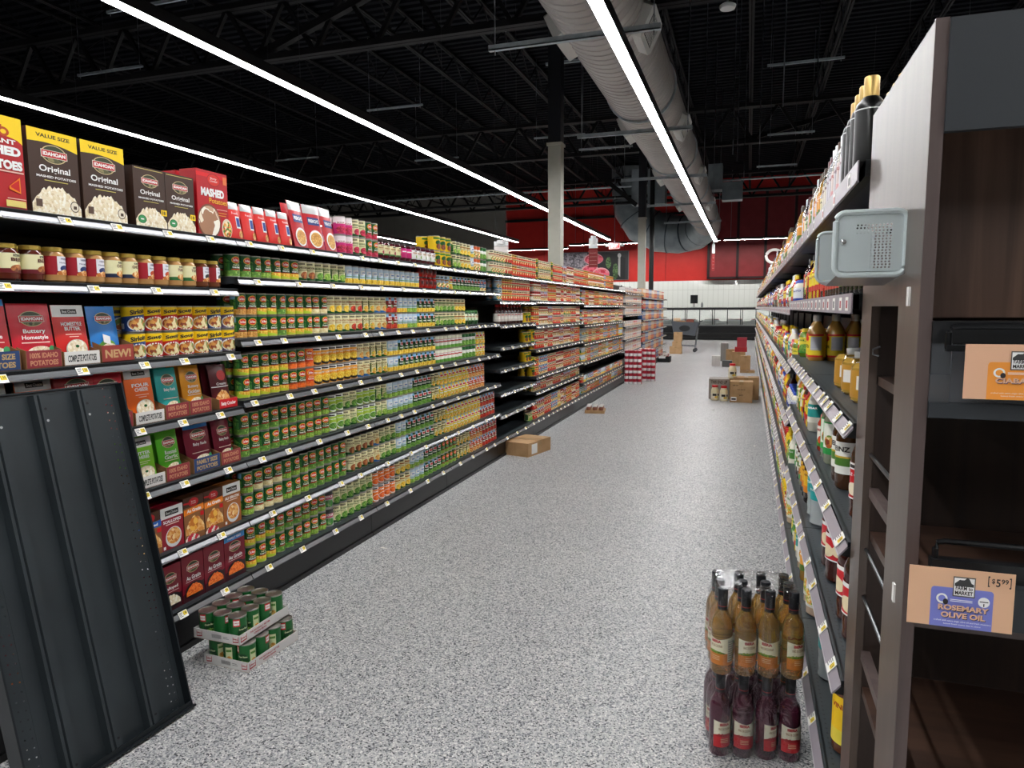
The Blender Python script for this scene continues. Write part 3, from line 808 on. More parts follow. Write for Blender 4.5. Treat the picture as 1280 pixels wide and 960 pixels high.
# key: (object name, description, Proto)
def mk(key, name, desc, label, draw, **k): PK[key] = (name, desc, can(label, draw, rot=random.uniform(-.8, -.5), **k))
mk('gb', 'bean_can', 'plain green bean can', *dm('beans', False))
mk('gbs', 'bean_can', 'blue-patched green bean can', *dm('beans', True))
mk('pea', 'pea_can', 'blue-patched green pea can', *dm('peas', True, 'Sweet Peas'))
mk('pea2', 'pea_can', 'plain dark green pea can', *dm('peas', False, 'Sweet Peas'))
mk('corn', 'corn_can', 'yellow-bottomed green corn can', *dm('corn', False, 'Sweet Corn', YG))
mk('corns', 'corn_can', 'blue-patched green corn can', *dm('corn', True, 'Whole Corn', M('c9cf3a', .4)))
mk('chick', 'pea_can', 'orange-banded green chickpea can', *dm('chick', True, 'Chick Peas'))
mk('carr', 'carrot_can', 'orange-banded green carrot can', *dm('carrot', True, 'Carrots'))
mk('carr2', 'carrot_can', 'half orange carrot can', M('e8591c', .4), d_dm(F['carrot'], False, 'Carrots'))
mk('pot', 'potato_can', 'cream-bottomed green potato can', *dm('pot', True, 'Potatoes'))
mk('mixv', 'mixed_vegetable_can', 'green can of mixed vegetables', *dm('mix', True, 'Mixed Veg'))
mk('crc', 'corn_can', 'cream labelled can of corn', CRM, d_cream(F['corn'], 'WHOLE CORN'))
mk('crg', 'bean_can', 'cream labelled green bean can', CRM, d_cream(F['beans'], 'GREEN BEANS', G1, '3d6a2a'))
mk('crr', 'tomato_can', 'cream tomato can with red picture', CRM, d_cream(F['red'], 'TOMATOES', G1, 'a8321e'))
mk('crb', 'corn_can', 'cream can with blue base band', CRM, d_cream(F['chick'], 'SALT FREE', M('1f66b0', .4)))
mk('crm', 'mixed_vegetable_can', 'cream mixed vegetable can', CRM, d_cream(F['mix'], 'MIXED', G1, '7d6a2a', True))
mk('crp', 'pea_can', 'cream labelled can of peas', CRM, d_cream(F['peas'], 'SWEET PEAS', G1, '3d7a2a', True))
mk('crd', 'mushroom_can', 'cream can with dark picture', CRM, d_cream(F['brown'], 'MUSHROOMS', G1, '6a4a2a'))
mk('lime', 'bean_can', 'lime green can with white top', M('a9c83a', .4), d_lime(F['beans']))
mk('bowl', 'corn_can', 'orange yellow can with white top', M('f0a318', .4), d_bowl())
mk('sky', 'corn_can', 'pale blue corn can with leaf', M('c9dcec', .4), d_sky(F['corn']))
mk('skyp', 'pea_can', 'pale blue pea can with leaf', M('c9dcec', .4), d_sky(F['peas']))
mk('lib', 'bean_can', 'dark green can with red badge', G2, d_blue(F['beans']))
mk('libc', 'corn_can', 'badged dark green corn can', G2, d_blue(F['corn']))
mk('sil', 'asparagus_can', 'silver and pink asparagus can', M('b8b8b4', .35, .5), d_stripe(['b0b0aa', 'a8a8a4', 'c04a6a', '3c3c3a'], LEAF))
mk('orng', 'yam_can', 'bright orange can of yams', M('ee7a1a', .4), d_lime(F['carrot'], word='YAMS'))
mk('yam', 'yam_can', 'orange brown can of yams', M('c8561c', .4), d_blue(F['gratin']))
mk('tomd', 'tomato_can', 'dark red tomato can', M('8c1f18', .4), d_blue(F['red']))
mk('yelg', 'corn_can', 'yellow can with small badge', M('e6c82a', .4), d_blue(F['mix']))
mk('wgr', 'spinach_can', 'white and green can of spinach', G1, d_stripe(['1d6a2c', 'e8ece0', '1a5c28'], F['beans']))
mk('sourc', 'sauerkraut_can', 'white can with red ribbon', M('e6e8dc', .4), d_stripe(['5f9a3c', 'eef0e2', 'c03434', 'e8ead8'], None))
mk('pink', 'fruit_can', 'bright pink can', M('cf1f7a', .4), d_stripe(['c21a6e', 'd22a80', 'f1e8ea'], F['berry']))
mk('crber', 'fruit_can', 'cream can with red cherries', CRM, d_cream(F['berry'], 'CHERRIES', G1, '3d6a2a'))
mk('libr', 'fruit_can', 'green and red can with blue badge', G1, d_dm(F['berry'], True, 'Beets'))
mk('yel', 'tomato_can', 'big yellow can with green leaf', M('f2c811', .4), lambda C, n: (C.ell(.2, .55, .45, .18, G1), C.ell(.25, .27, .42, .2, F['brown']), C.rect(-.5, .8, .6, .93, M('3a7a2a', .4))), r=.05, h=.118)
mk('scr', 'soup_can', 'cream and red soup can', M('f0e4c0', .4), d_soup('cf2a1a', 'f0e2bc'))
mk('scr2', 'soup_can', 'red soup can with white bottom', M('bc1c1c', .4), d_soup('ece4d4', 'c01c1c'))
mk('scg', 'soup_can', 'cream and green soup can', M('e9e4c0', .4), d_cream(F['soup'], 'CHICKEN', M('3a7a3a', .4), 'a8321e'))
mk('scy', 'soup_can', 'cream and yellow soup can', M('efd98a', .4), d_soup('d0401c', 'ecc02e'))
mk('scd', 'soup_can', 'dark red soup can', M('a01c20', .4), d_blue(F['soup']))
mk('scb', 'soup_can', 'blue soup can', M('2f62a8', .4), d_blue(F['soup']))
mk('sco', 'soup_can', 'orange and brown soup can', M('c87a2c', .4), d_stripe(['7a3a1c', 'd8b27a', 'c8541c'], F['soup']))
mk('scl', 'soup_can', 'light blue and cream soup can', M('a8c8d8', .4), d_cream(F['soup'], 'BROTH', M('2a7aa0', .4)))
mk('ch', 'chili_can', 'yellow soup can, red base', M('f3cb14', .4), d_chunk('b8201c', 'Soup'), r=.042, h=.108)
mk('cho', 'chili_can', 'yellow soup can, orange base', M('f3cb14', .4), d_chunk('c8741c', 'Soup'), r=.042, h=.108)
mk('chb', 'chili_can', 'yellow soup can, blue base', M('f3cb14', .4), d_chunk('24407a', 'Sirloin'), r=.042, h=.108)
mk('chp', 'chili_can', 'yellow soup can, purple base', M('f3cb14', .4), d_chunk('6a5878', 'Soup'), r=.042, h=.108)
def d_hz(c):
    m2 = M(c, .4)
    def f(C, n):
        C.rect(.0, .76, 1.0, .98, OVR); C.rect(-.3, .5, 1.05, .66, m2); C.heap(-.2, 1.05, 0, .48, food('e8dccb', 'd8c4a8', 'f4efe4', '5a4a38', scale=110))
        if n: C.text('HEINZ', .5, .87, .8, .12, WHITE, .03); C.text('Homestyle', .4, .58, 1.1, .12, WHITE, .02)
    return f
mk('hzb', 'gravy_can', 'black gravy can with blue word', M('1b1a1c', .4), d_hz('24407a'))
mk('hzr', 'gravy_can', 'black gravy can with red word', M('1b1a1c', .4), d_hz('a8242a'))
# ---- jars
CAPG = M('d8bb5a', .35, .6)
def jar(fill, label, draw, r=.039, h=.125, cap=CAPG, lz0=.22, lz1=.74, neck=.8):
    root = MB(); body = M(fill, .12, coat=.8)
    root.lathe([(r * .8, 0), (r, .008), (r, h * .72), (r * .93, h * .80), (r * neck, h * .87)], 24, mt=body)
    cp = MB(); cp.lathe([(r * neck + .001, h * .87), (r * neck + .002, h * .875), (r * neck + .002, h - .002), (r * neck - .002, h)], 24, mt=cap)
    lb = MB(); lb.lathe([(r + .0006, h * lz0), (r + .0006, h * lz1)], 24, mt=label, capb=False, capt=False)
    draw(Canvas(lb, wrap(r + .0006, h * lz0), r * 1.35, h * (lz1 - lz0), seg=r * .14), True)
    far = MB(); far.lathe([(r * .8, 0), (r, h * lz0), (r, h * lz1), (r * neck, h * .87), (r * neck, h)], 12, mats=[body, label, body, cap])
    draw(Canvas(far, wrap(r + .0006, h * lz0), r * 1.35, h * (lz1 - lz0), seg=r * .26, eps=.0003, lift=.0005), False)
    return Proto(root, [('lid', cp), ('label', lb)], far)
def d_gravy(word, c, pic):
    T = M(c, .4)
    def f(C, n):
        C.rect(-1.15, 0, 1.15, .22, T); C.rect(.05, .83, .75, .94, LOGO)
        C.ell(.35, .22, .5, .2, pic)
        if n: C.text(word, .4, .68, 1.0, .18, M('5a1a18', .4), .03); C.text('Best Choice', .4, .885, .6, .07, CRM, .01)
    return f
def d_hgravy(c):
    T = M(c, .4)
    def f(C, n):
        C.slant(-.25, .85, .2, .2, 1, 1, M('e8e8ee', .4)); C.ell(.3, .34, .38, .18, T); C.heap(-.3, .9, 0, .3, F['gratin'])
        if n: C.text('HEINZ', .3, .87, .6, .1, M('4a4a6a', .4), .02); C.text('HomeStyle', .3, .65, .8, .12, M('2a2a5a', .4), .01)
    return f
PK['jb'] = ('gravy_jar', 'brown beef gravy jar with cream label', jar('5a2418', CRM, d_gravy('BEEF', '6a1420', F['brown'])))
PK['jh'] = ('gravy_jar', 'tan gravy jar with dark red label', jar('b88a55', M('9c1424', .4), d_hgravy('24386e')))
PK['jho'] = ('gravy_jar', 'tan gravy jar with red and orange label', jar('b88a55', M('a4182a', .4), d_hgravy('c84a1c')))
PK['jc'] = ('gravy_jar', 'tan chicken gravy jar with cream label', jar('b88a55', CRM, d_gravy('CHICKEN', '1c2848', F['gratin'])))
PK['jt'] = ('gravy_jar', 'tan turkey gravy jar with cream label', jar('b88a55', CRM, d_gravy('TURKEY', '2a6a34', F['gratin'])))
PK['jk'] = ('gravy_jar', 'dark gravy jar with red and black label', jar('6a3a22', M('8e1620', .4), d_hgravy('1a1418')))
PK['js'] = ('relish_jar', 'dark jar with cream label', jar('4a0f1c', CRM, d_cream(F['berry'], 'BEETS', M('3a7a34', .4)), cap=M('2a1a1a', .3)))
PK['jw'] = ('relish_jar', 'dark jar with white label', jar('4a0f1c', WHITE, d_cream(F['peas'], 'SLICED', M('d8d8d8', .4)), cap=M('3a1420', .3)))
PK['jp'] = ('relish_jar', 'dark jar with pink label', jar('4a0f1c', M('cf1f7a', .4), d_stripe(['b81a66', 'd22a80'], None), cap=M('2a1a1a', .3)))
PK['jr'] = ('relish_jar', 'short jar of red peppers', jar('b81c12', M('8c1c14', .4), lambda C, n: C.rect(-.5, .3, .5, .8, M('3a0c0a', .4)), r=.037, h=.085, cap=M('3a1a14', .3)))
PK['jg'] = ('pickle_jar', 'dark green jar with white band', jar('1f4a22', M('dfe8d0', .4), d_cream(F['beans'], 'OLIVES', G1), r=.037, h=.125, cap=M('2f6a2c', .3)))
# ---- boxes
def carton(wd, dp, h, side, draw, top=None):
    root = MB(); root.box(-wd / 2, 0, 0, wd / 2, dp, h, side); root.box(-wd / 2 + .001, .001, h, wd / 2 - .001, dp - .001, h + .0004, top or side)
    fr = MB(); fr.quad((-wd / 2, -.0004, 0), (wd / 2, -.0004, 0), (wd / 2, -.0004, h), (-wd / 2, -.0004, h), side)
    draw(Canvas(fr, flat(-.0004), wd / 2, h), True)
    return Proto(root, [('front_print', fr)])
YB_ = M('3f2a20', .4)
def idaho(C, cu, cv, rw, rv, n=True):
    C.ell(cu, cv, rw, rv, M('cdb98a', .45)); C.ell(cu, cv, rw * .92, rv * .92, M('39402a', .45)); C.ell(cu, cv - rv * .25, rw * .85, rv * .6, food('5a5a38', '8a8258', '3a3a24', scale=60))
    C.slant(cu - rw * 1.02, cu + rw * 1.02, cv - rv * .42, cv - rv * .42, cv + rv * .4, cv + rv * .4, M('e8e0d0', .4))
    C.slant(cu - rw * .97, cu + rw * .97, cv - rv * .37, cv - rv * .37, cv + rv * .35, cv + rv * .35, M('b81a24', .4))
    C.text('IDAHOAN', cu, cv, rw * 1.75, rv * .42, WHITE, .05)
def d_idbox(value, x18=False):
    def f(C, n):
        if value:
            C.span(-1, 1, lambda t: .84 - .02 * 0 + .035 * math.sin(PI * t) - .05 * t, lambda t: 1, YEL, n=10)
            C.text('VALUE SIZE', .02, .93, 1.35, .045, M('3a2e14', .4), .03)
        else: C.rect(-.9, .965, .9, .975, M('cdbb6a', .4))
        idaho(C, .02, .725 if value else .78, .52, .11)
        C.text('Original', .0, .535 if value else .575, 1.25, .1, WHITE, .02)
        C.text('MASHED POTATOES', .05, .45 if value else .485, 1.6, .028, WHITE, .03)
        C.rect(-.45, .40 if value else .43, .5, .408 if value else .438, M('d8c86a', .4))
        C.heap(-.99, .99, 0, .37, F['mash'], n=24, jag=.16)
        if value:
            C.ell(.72, .13, .19, .068, M('4a3424', .4)); C.ell(.72, .13, .16, .057, M('e9dfc8', .4)); C.rect(.66, .1, .8, .14, M('4a3424', .4)); C.rect(-.85, .08, -.6, .17, M('5a4438', .4))
        else:
            C.ell(-.6, .13, .26, .07, M('1f7a3c', .4)); C.ell(-.6, .13, .2, .054, M('3f9a5c', .4)); C.rect(-.7, .12, -.5, .14, WHITE)
            C.rect(.62, .23, 1.0, .33, YEL); C.text('18', .8, .28, .22, .06, LOGO, .03)
    return f
def d_redinst(C, n):
    C.span(-1, 1, lambda t: .72 + .16 * math.sqrt(max(0, 1 - t * t)) * .6, lambda t: 1, YEL, n=12)
    C.ell(-.15, .83, .17, .05, M('b84a14', .4)); C.ell(.35, .83, .2, .05, M('b84a14', .4)); C.ell(.35, .83, .1, .025, YEL); C.rect(-.3, .86, .3, .9, M('b84a14', .4)); C.rect(-.1, .9, .2, .94, M('b84a14', .4))
    C.text('INSTANT', .0, .73, 1.5, .05, WHITE, .03); C.text('MASHED', .0, .63, 1.8, .1, WHITE, .06); C.text('POTATOES', .0, .48, 1.85, .1, WHITE, .06)
    C.rect(-.9, .40, .95, .415, M('e8b8a8', .4)); C.slant(.4, .8, .22, .18, .25, .36, M('e87a1c', .4)); C.slant(.46, .76, .24, .2, .26, .33, RED)
    C.ell(-.7, .12, .65, .2, WHITE); C.ell(-.7, .12, .58, .17, F['mash']); C.rect(.25, .03, .95, .1, M('e8d27a', .4)); C.rect(.3, .115, .95, .125, M('e8b8a8', .4))
def d_bcmash(C, n):
    C.rect(-1, .9, 1, .96, M('d8101c', .35)); C.ell(.1, .87, .42, .1, M('9c0c18', .4)); C.ell(.1, .87, .39, .085, OVR); C.text('Betty', .1, .89, .4, .04, WHITE, .0); C.text('Crocker', .1, .855, .5, .035, WHITE, .0)
    C.text('MASHED', 0, .67, 1.5, .13, WHITE, .06); C.text('Potatoes', .35, .55, 1.2, .08, M('f0b83a', .4), .01)
    C.ell(-.3, .22, .75, .27, M('7a4a34', .4)); C.ell(-.3, .22, .68, .24, food('f0e4cc', 'a87a5c', 'f8f2e4', 'c8a484', scale=22)); C.ell(.85, .14, .35, .16, M('e8d8c0', .4)); C.ell(.87, .13, .3, .13, F['soup'])
    C.rect(.7, .83, .95, .95, M('d8743a', .4)); C.rect(.2, .42, .9, .43, M('e8b0a8', .4)); C.rect(.3, .37, .85, .38, M('e8a03a', .4)); C.rect(.3, .33, .8, .34, M('e8a03a', .4))
PK['bx0'] = ('potato_box', 'red and yellow instant potato box', carton(.19, .08, .30, M('b01c22', .4), d_redinst))
PK['bx1'] = ('potato_box', 'large brown value size mashed potato box', carton(.186, .09, .287, YB_, d_idbox(True)))
PK['bx2'] = ('potato_box', 'smaller brown potato box with green seal', carton(.158, .08, .238, YB_, d_idbox(False)))
PK['bx3'] = ('potato_box', 'tall red mashed potato box with gold top edge', carton(.192, .09, .288, M('b5121e', .35), d_bcmash, M('c8a03a', .4)))
def d_scal(words, base, strip_, logo='bc', pic='gratin'):
    def f(C, n):
        if logo == 'best':
            C.rect(-1, .74, 1, 1, WHITE); C.rect(-.6, .8, .6, .92, LOGO); C.text('Best Choice', 0, .86, 1.0, .06, WHITE, .01)
            C.text(words, 0, .66, 1.6, .07, WHITE, .03); C.rect(-.6, .58, .6, .6, M('e8c8b8', .4))
            C.ell(.05, .27, .72, .24, M('d8dadc', .3)); C.ell(.05, .3, .62, .19, F[pic]); C.rect(-.9, .03, -.7, .1, WHITE)
        else:
            C.rect(-1, 0, 1, .78, M('8a5a34', .4)); C.ell(.0, .87, .5, .1, RED); C.slant(-1, -.2, .86, .84, .9, .88, RED); C.text('Betty', 0, .89, .45, .04, WHITE, .0); C.text('Crocker', 0, .85, .5, .035, WHITE, .0)
            C.slant(-1, 1, .6, .64, .74, .78, M(strip_, .4)); C.text(words, 0, .69, 1.4, .08, WHITE, .03)
            C.heap(-.9, .95, .14, .56, F['gratin']); C.ell(-.1, .36, .45, .16, food('e89a2c', 'f0b84a', 'c8741c', scale=40)); C.heap(-1, .4, 0, .16, food('e8e0d4', 'c8283a', 'f4f0e8', scale=50)); C.rect(.6, .5, .95, .6, RED)
    return f
PK['sc0'] = ('potato_box', 'brown scalloped potato box with blue ribbon', carton(.12, .05, .185, M('4a2c1a', .4), d_scal('Scalloped', '', '1c5ab0')))
PK['sc1'] = ('potato_box', 'dark red potato box with white top', carton(.122, .05, .185, M('8e1428', .4), d_scal('SCALLOPED', '', '', 'best')))
PK['sc2'] = ('potato_box', 'brown potato box with orange ribbon', carton(.118, .05, .195, M('4a2c1a', .4), d_scal('Au Gratin', '', 'e8801c')))
PK['sc3'] = ('potato_box', 'copper potato box with white top', carton(.118, .05, .195, M('9a5a28', .4), d_scal('AU GRATIN', '', '', 'best')))
def d_idg(word, fam, pic):
    def f(C, n):
        C.slant(-1, 1, 0, 0, .18, .34, M('3a0c18', .4))
        if fam: C.rect(-1, .87, 1, 1, M('3a8ad0', .4)); C.text('FAMILY SIZE', 0, .93, 1.3, .05, WHITE, .02)
        idaho(C, 0, .72, .55, .12); C.text(word, 0, .5, 1.3, .09, WHITE, .02); C.rect(-.7, .42, .7, .43, M('e8c8c8', .4))
        C.ell(.05, .22, .85, .17, M('1a1214', .3)); C.heap(-.72, .8, .12, .36, F[pic], n=14)
    return f
MRN = M('7a1026', .4)
PK['ig0'] = ('potato_box', 'maroon scalloped potato box', carton(.122, .05, .2, MRN, d_idg('Scalloped', False, 'mash')))
PK['ig1'] = ('potato_box', 'maroon au gratin potato box', carton(.128, .05, .21, MRN, d_idg('Au Gratin', False, 'carrot')))
PK['ig2'] = ('potato_box', 'maroon potato box with blue top band', carton(.14, .05, .215, MRN, d_idg('Au Gratin', True, 'carrot')))
# ---- pouches: thin pillow, standing with a slight backward lean
def pouch(wd, h, base, draw, topc=None, lean=.03):
    th = .022; n = 6; root = MB()
    def P(u, v, o):
        e = (1 - abs(2 * u / wd) ** 4) * max(0, math.sin(PI * min(1, max(0, v / h * .96 + .02)))) ** .5
        return (u, lean * v / h - th / 2 * e - o, v)
    for sgn in (1, -1):
        g = [[P(-wd / 2 + wd * i / n, h * j / 8, 0) for i in range(n + 1)] for j in range(9)]
        if sgn < 0: g = [[(p[0], 2 * lean * p[2] / h - p[1], p[2]) for p in r] for r in g]
        vs = [p for r in g for p in r]
        fs = [(j * (n + 1) + i, j * (n + 1) + i + 1, (j + 1) * (n + 1) + i + 1, (j + 1) * (n + 1) + i) for j in range(8) for i in range(n)]
        if sgn < 0: fs = [f[::-1] for f in fs]
        root.add(vs, fs, base, True)
    fr = MB(); C = Canvas(fr, lambda u, v, o: P(u, v, o + .0007), wd / 2 * .97, h, seg=wd / 12, eps=.0005)
    if topc:
        for j in range(3): C.rect(-1, .80 + j * .066, 1, .866 + j * .066, topc, keep=True)
        C.k += 1
    draw(C, True)
    return Proto(root, [('front_print', fr)])
def d_pi(word, w2, band=None):
    def f(C, n):
        if band: C.rect(-1, .9, 1, .99, band)
        idaho(C, 0, .76, .6, .12); C.text(word, 0, .56, 1.1, .08, WHITE, .02)
        if w2: C.text(w2, 0, .46, 1.3, .08, WHITE, .02)
        C.rect(-.7, .38, .7, .395, M('f0d8c8', .4)); C.ell(.15, .2, .7, .13, F['mash']); C.ell(.75, .27, .16, .06, M('3a9a5a', .4))
    return f
def d_pb(w1, w2):
    def f(C, n):
        C.rect(-.5, .85, .5, .93, LOGO); C.text('Best Choice', 0, .89, .85, .045, WHITE, .01)
        C.text(w1, 0, .68, 1.3, .065, WHITE, .03); C.text(w2, 0, .60, 1.0, .065, WHITE, .03); C.rect(-.5, .5, .5, .51, M('f8e0d0', .4)); C.rect(-.3, .46, .3, .47, M('f8e0d0', .4))
        C.ell(.1, .25, .7, .17, M('b8b4a8', .4)); C.ell(.1, .27, .64, .14, F['mash']); C.ell(.1, .3, .12, .025, G1)
    return f
PK['p0'] = ('potato_pouch', 'red potato pouch with blue top band', pouch(.165, .235, M('c01424', .3), d_pi('Buttery', 'Homestyle', M('3a96dc', .4))))
PK['p1'] = ('potato_pouch', 'red buttery homestyle potato pouch', pouch(.15, .22, M('c8142c', .3), d_pi('Buttery', 'Homestyle')))
PK['p2'] = ('potato_pouch', 'red homestyle butter pouch with white top', pouch(.13, .215, M('d0241e', .3), d_pb('HOMESTYLE', 'BUTTER'), WHITE))
PK['p3'] = ('potato_pouch', 'bright blue potato pouch with grass picture', pouch(.125, .21, M('1f7ac8', .3), lambda C, n: (C.heap(-1, 1, 0, .42, M('6aa83a', .4)), idaho(C, 0, .78, .6, .11), C.ell(.1, .2, .6, .13, F['mash']), C.slant(-.3, .2, .35, .3, .5, .45, WHITE))))
PK['p4'] = ('potato_pouch', 'orange four cheese pouch with white top', pouch(.135, .225, M('ee6a1c', .3), d_pb('FOUR', 'CHEESE'), WHITE))
PK['p5'] = ('potato_pouch', 'turquoise potato pouch', pouch(.115, .21, M('2aa8a4', .3), d_pi('Baby Reds', None)))
PK['p6'] = ('potato_pouch', 'amber yellow potato pouch', pouch(.115, .21, M('e89a1c', .3), d_pi('Buttery', 'Golden')))
PK['p7'] = ('potato_pouch', 'dark red creamy potato pouch', pouch(.115, .2, M('5a1420', .3), lambda C, n: (C.ell(.2, .75, .5, .12, RED), C.text('Creamy', .1, .55, 1.2, .08, WHITE, .01), C.rect(-1, .48, 1, .5, WHITE), C.heap(-.8, .9, .12, .42, F['gratin']))))
PK['p8'] = ('potato_pouch', 'lime green butter herb pouch with white top', pouch(.135, .2, M('7cc81f', .3), d_pb('BUTTER', '& HERBS'), WHITE))
PK['p9'] = ('potato_pouch', 'bright green roasted garlic pouch', pouch(.115, .205, M('5ab82a', .3), d_pi('Roasted', 'Garlic')))
PK['p10'] = ('potato_pouch', 'maroon baby reds pouch with blue top band', pouch(.15, .21, M('7a1c34', .3), d_pi('Baby Reds', None, M('2f86d0', .4))))
PK['p11'] = ('potato_pouch', 'maroon baby reds pouch', pouch(.115, .2, M('7a1c34', .3), d_pi('Baby Reds', None)))
PK['p12'] = ('onion_pouch', 'red pouch with white top standing upright', pouch(.085, .175, M('d4221c', .3), lambda C, n: (C.rect(0, .3, .7, .62, WHITE), C.rect(.08, .34, .62, .58, M('2a3a8a', .4)), C.text('French', 0, .7, 1.0, .06, WHITE, .0), C.ell(.6, .14, .35, .1, F['gratin'])), M('c8c8c8', .25, .3)))
PK['p13'] = ('onion_pouch', 'white topped nut bag', pouch(.14, .25, M('b8202a', .3), lambda C, n: (C.rect(-.7, .55, .7, .72, M('26387a', .4)), C.text("FRENCH'S", 0, .64, 1.2, .08, WHITE, .03), C.ell(0, .24, .8, .2, WHITE), C.ell(0, .23, .68, .16, F['chick'])), M('d0d0d0', .25, .3), lean=.05))
# display trays (printed cardboard lip in front of pouches)
def trayP(wd, h, col, word, tc, dp=.30, cut=True):
    root = MB(); c = M(col, .5); inner = M('8a6440', .7); root.box(-wd / 2, 0, 0, wd / 2, .003, h, c)
    for s in (-1, 1):
        x = s * wd / 2; root.prism([(0, 0), (dp, 0), (dp, h * 2.6), (.03, h * 1.15), (0, h)], 0, x - .0015, x + .0015, inner)
    root.box(-wd / 2, 0, 0, wd / 2, dp, .003, inner)
    fr = MB(); C = Canvas(fr, flat(0), wd / 2, h)
    ws = word.split('|')
    for i, t_ in enumerate(ws): C.text(t_, 0, .5 if len(ws) == 1 else .72 - .42 * i, 1.6, .5 if len(ws) == 1 else .3, M(tc, .5), .04)
    return Proto(root, [('tray_print', fr)])
PK['t100'] = ('pouch_tray', 'brick red cardboard pouch tray', trayP(.128, .062, '8e3038', '100% IDAHO|POTATOES', 'c88a6a'))
PK['tfam'] = ('pouch_tray', 'navy blue cardboard pouch tray', trayP(.16, .065, '27406e', 'FAMILY SIZE|POTATOES', 'b89a6a'))
PK['tcom'] = ('pouch_tray', 'white cardboard pouch tray', trayP(.145, .05, 'e0ddd8', 'COMPLETE POTATOES', '3a3a3a'))
PK['tnew'] = ('pouch_tray', 'brick red cardboard pouch tray reading new', trayP(.145, .065, '9a3a34', 'NEW!', 'c8a070'))
PK['tbc'] = ('pouch_tray', 'bright red cardboard pouch tray', trayP(.12, .045, 'd0202a', 'Betty Crocker', 'f4e4e0'))
# ------------------------------------------------------------ filling the left shelves
FX = -2.322
SHN = {0: 'top shelf', 1: 'second shelf', 2: 'third shelf', 3: 'fourth shelf', 4: 'fifth shelf', 5: 'sixth shelf', 6: 'bottom shelf', 7: 'bottom shelf'}
BYN = ['potato bay', 'first vegetable bay', 'second vegetable bay', 'third vegetable bay', 'emptied bay', 'first soup bay', 'second soup bay', 'third soup bay', 'fourth soup bay', 'fifth soup bay', 'first package bay', 'second package bay', 'first boxed bay', 'second boxed bay', 'third boxed bay', 'last bay']
DIM = {}
def dims(key):
    if key not in DIM:
        v = PK[key][2].root.v
        hh = max(p[2] for p in v)
        for n, k_ in PK[key][2].kids: hh = max(hh, max(p[2] for p in k_.v))
        DIM[key] = (max(p[0] for p in v) - min(p[0] for p in v), hh, -min(p[1] for p in v))
    return DIM[key]
def put(key, y, z, bayk, lev, tier='', side='L', x=None, gx=0., back=False, rz=None):
    name, desc, pr = PK[key]
    wd, hh, fy = dims(key)
    if side == 'L': X = (FX - fy if x is None else x) - gx; R = PI / 2
    else: X = (.30 + fy if x is None else x) + gx; R = -PI / 2
    where = None
    if not back:
        where = (('on %s, ' % tier) if tier else 'on ') + ('%s, %s' % (SHN[lev], (BYN if side == 'L' else RBN)[bayk]))
        if tier: where = 'in %s, %s, %s' % (tier, SHN[lev], (BYN if side == 'L' else RBN)[bayk])
    reg(name, pr, X, y, z + .0005, (R if rz is None else rz), desc, where, name.split('_')[-1], '%ss on the shelves' % name.replace('_', ' '), vary=.12 if 'can' in name or 'jar' in name or 'bottle' in name else 0)
TN = {1: ['front row'], 2: ['lower tier', 'upper tier'], 3: ['lowest tier', 'middle tier', 'upper tier']}
def run(seq, y0, z, lev, tiers=2, y1=None, bayf=None, side='L', backrow=True):
    """seq: list of (key, count) laid along the shelf from y0"""
    y = y0
    for key, n in seq:
        if key is None: y += n; continue
        wd, hh, fy = dims(key)
        for i in range(n):
            if y1 and y + wd > y1: return y
            k = bayf(y + wd / 2) if bayf else int((y + wd / 2 - 1.505) // 1.226)
            tt = tiers if not isinstance(tiers, dict) else tiers.get(key, tiers[None])
            for t in range(tt):
                put(key, y + wd / 2, z + t * hh, k, lev, TN[tt][t] if tt > 1 else '', side)
                if backrow: put(key, y + wd / 2, z + t * hh, k, lev, '', side, gx=wd + .003, back=True)
            y += wd + .0035
    return y
def runx(seq, z, lev, tiers=2, xs=300, ypx=450, X=-2.33, ystart=None):
    """seq: (key, end) where end is the photographed column at which the run stops"""
    y = ystart if ystart else yl(xs, ypx, X)
    for key, xe in seq:
        ye = yl(xe, ypx, X)
        if key is None: y = max(y, ye); continue
        wd = dims(key)[0] + .0035
        n = max(1, int(round((ye - y) / wd)))
        y = run([(key, n)], y, z, lev, tiers if not isinstance(tiers, dict) else tiers.get(key, tiers[None]))
    return y
# --- vegetable bays 1-3, shelf by shelf (top to bottom)
runx([('gb', 315), ('gb', 322), ('pea2', 338), ('corn', 358), ('corns', 378), ('crd', 393), ('crg', 410), ('crp', 432), ('sky', 522), ('jr', 548), ('scl', 560), ('yelg', 568), ('lib', 600), ('scb', 607)], 1.655, 1, {'jr': 2, 'yelg': 1, None: 1}, ystart=2.74, ypx=340)
runx([('chick', 320), ('corn', 345), ('gb', 356), ('corns', 378), ('corn', 395), ('pot', 409), ('crc', 440), ('crr', 456), ('crm', 470), ('crb', 486), ('tomd', 497), ('sky', 512), ('skyp', 520), ('libc', 545), ('crp', 556), ('crg', 570), ('crc', 582), ('jg', 600)], 1.36, 2, {'jg': 1, None: 2}, ystart=2.77, ypx=420)
runx([('corn', 322), ('corns', 358), ('carr', 380), ('carr2', 400), ('bowl', 450), ('crb', 466), ('crm', 488), ('sky', 500), ('libc', 548), ('sourc', 578), ('wgr', 594), ('yelg', 606)], 1.065, 3, 2, ystart=2.77, ypx=480)
runx([('gb', 318), ('gbs', 326), ('gb', 352), ('gbs', 370), ('pea', 412), ('lime', 430), ('crg', 452), ('lime', 469), ('crp', 488), ('skyp', 516), ('lib', 540), ('crm', 551), ('yelg', 585), ('yam', 606)], .775, 4, 2, ystart=2.75, ypx=540)
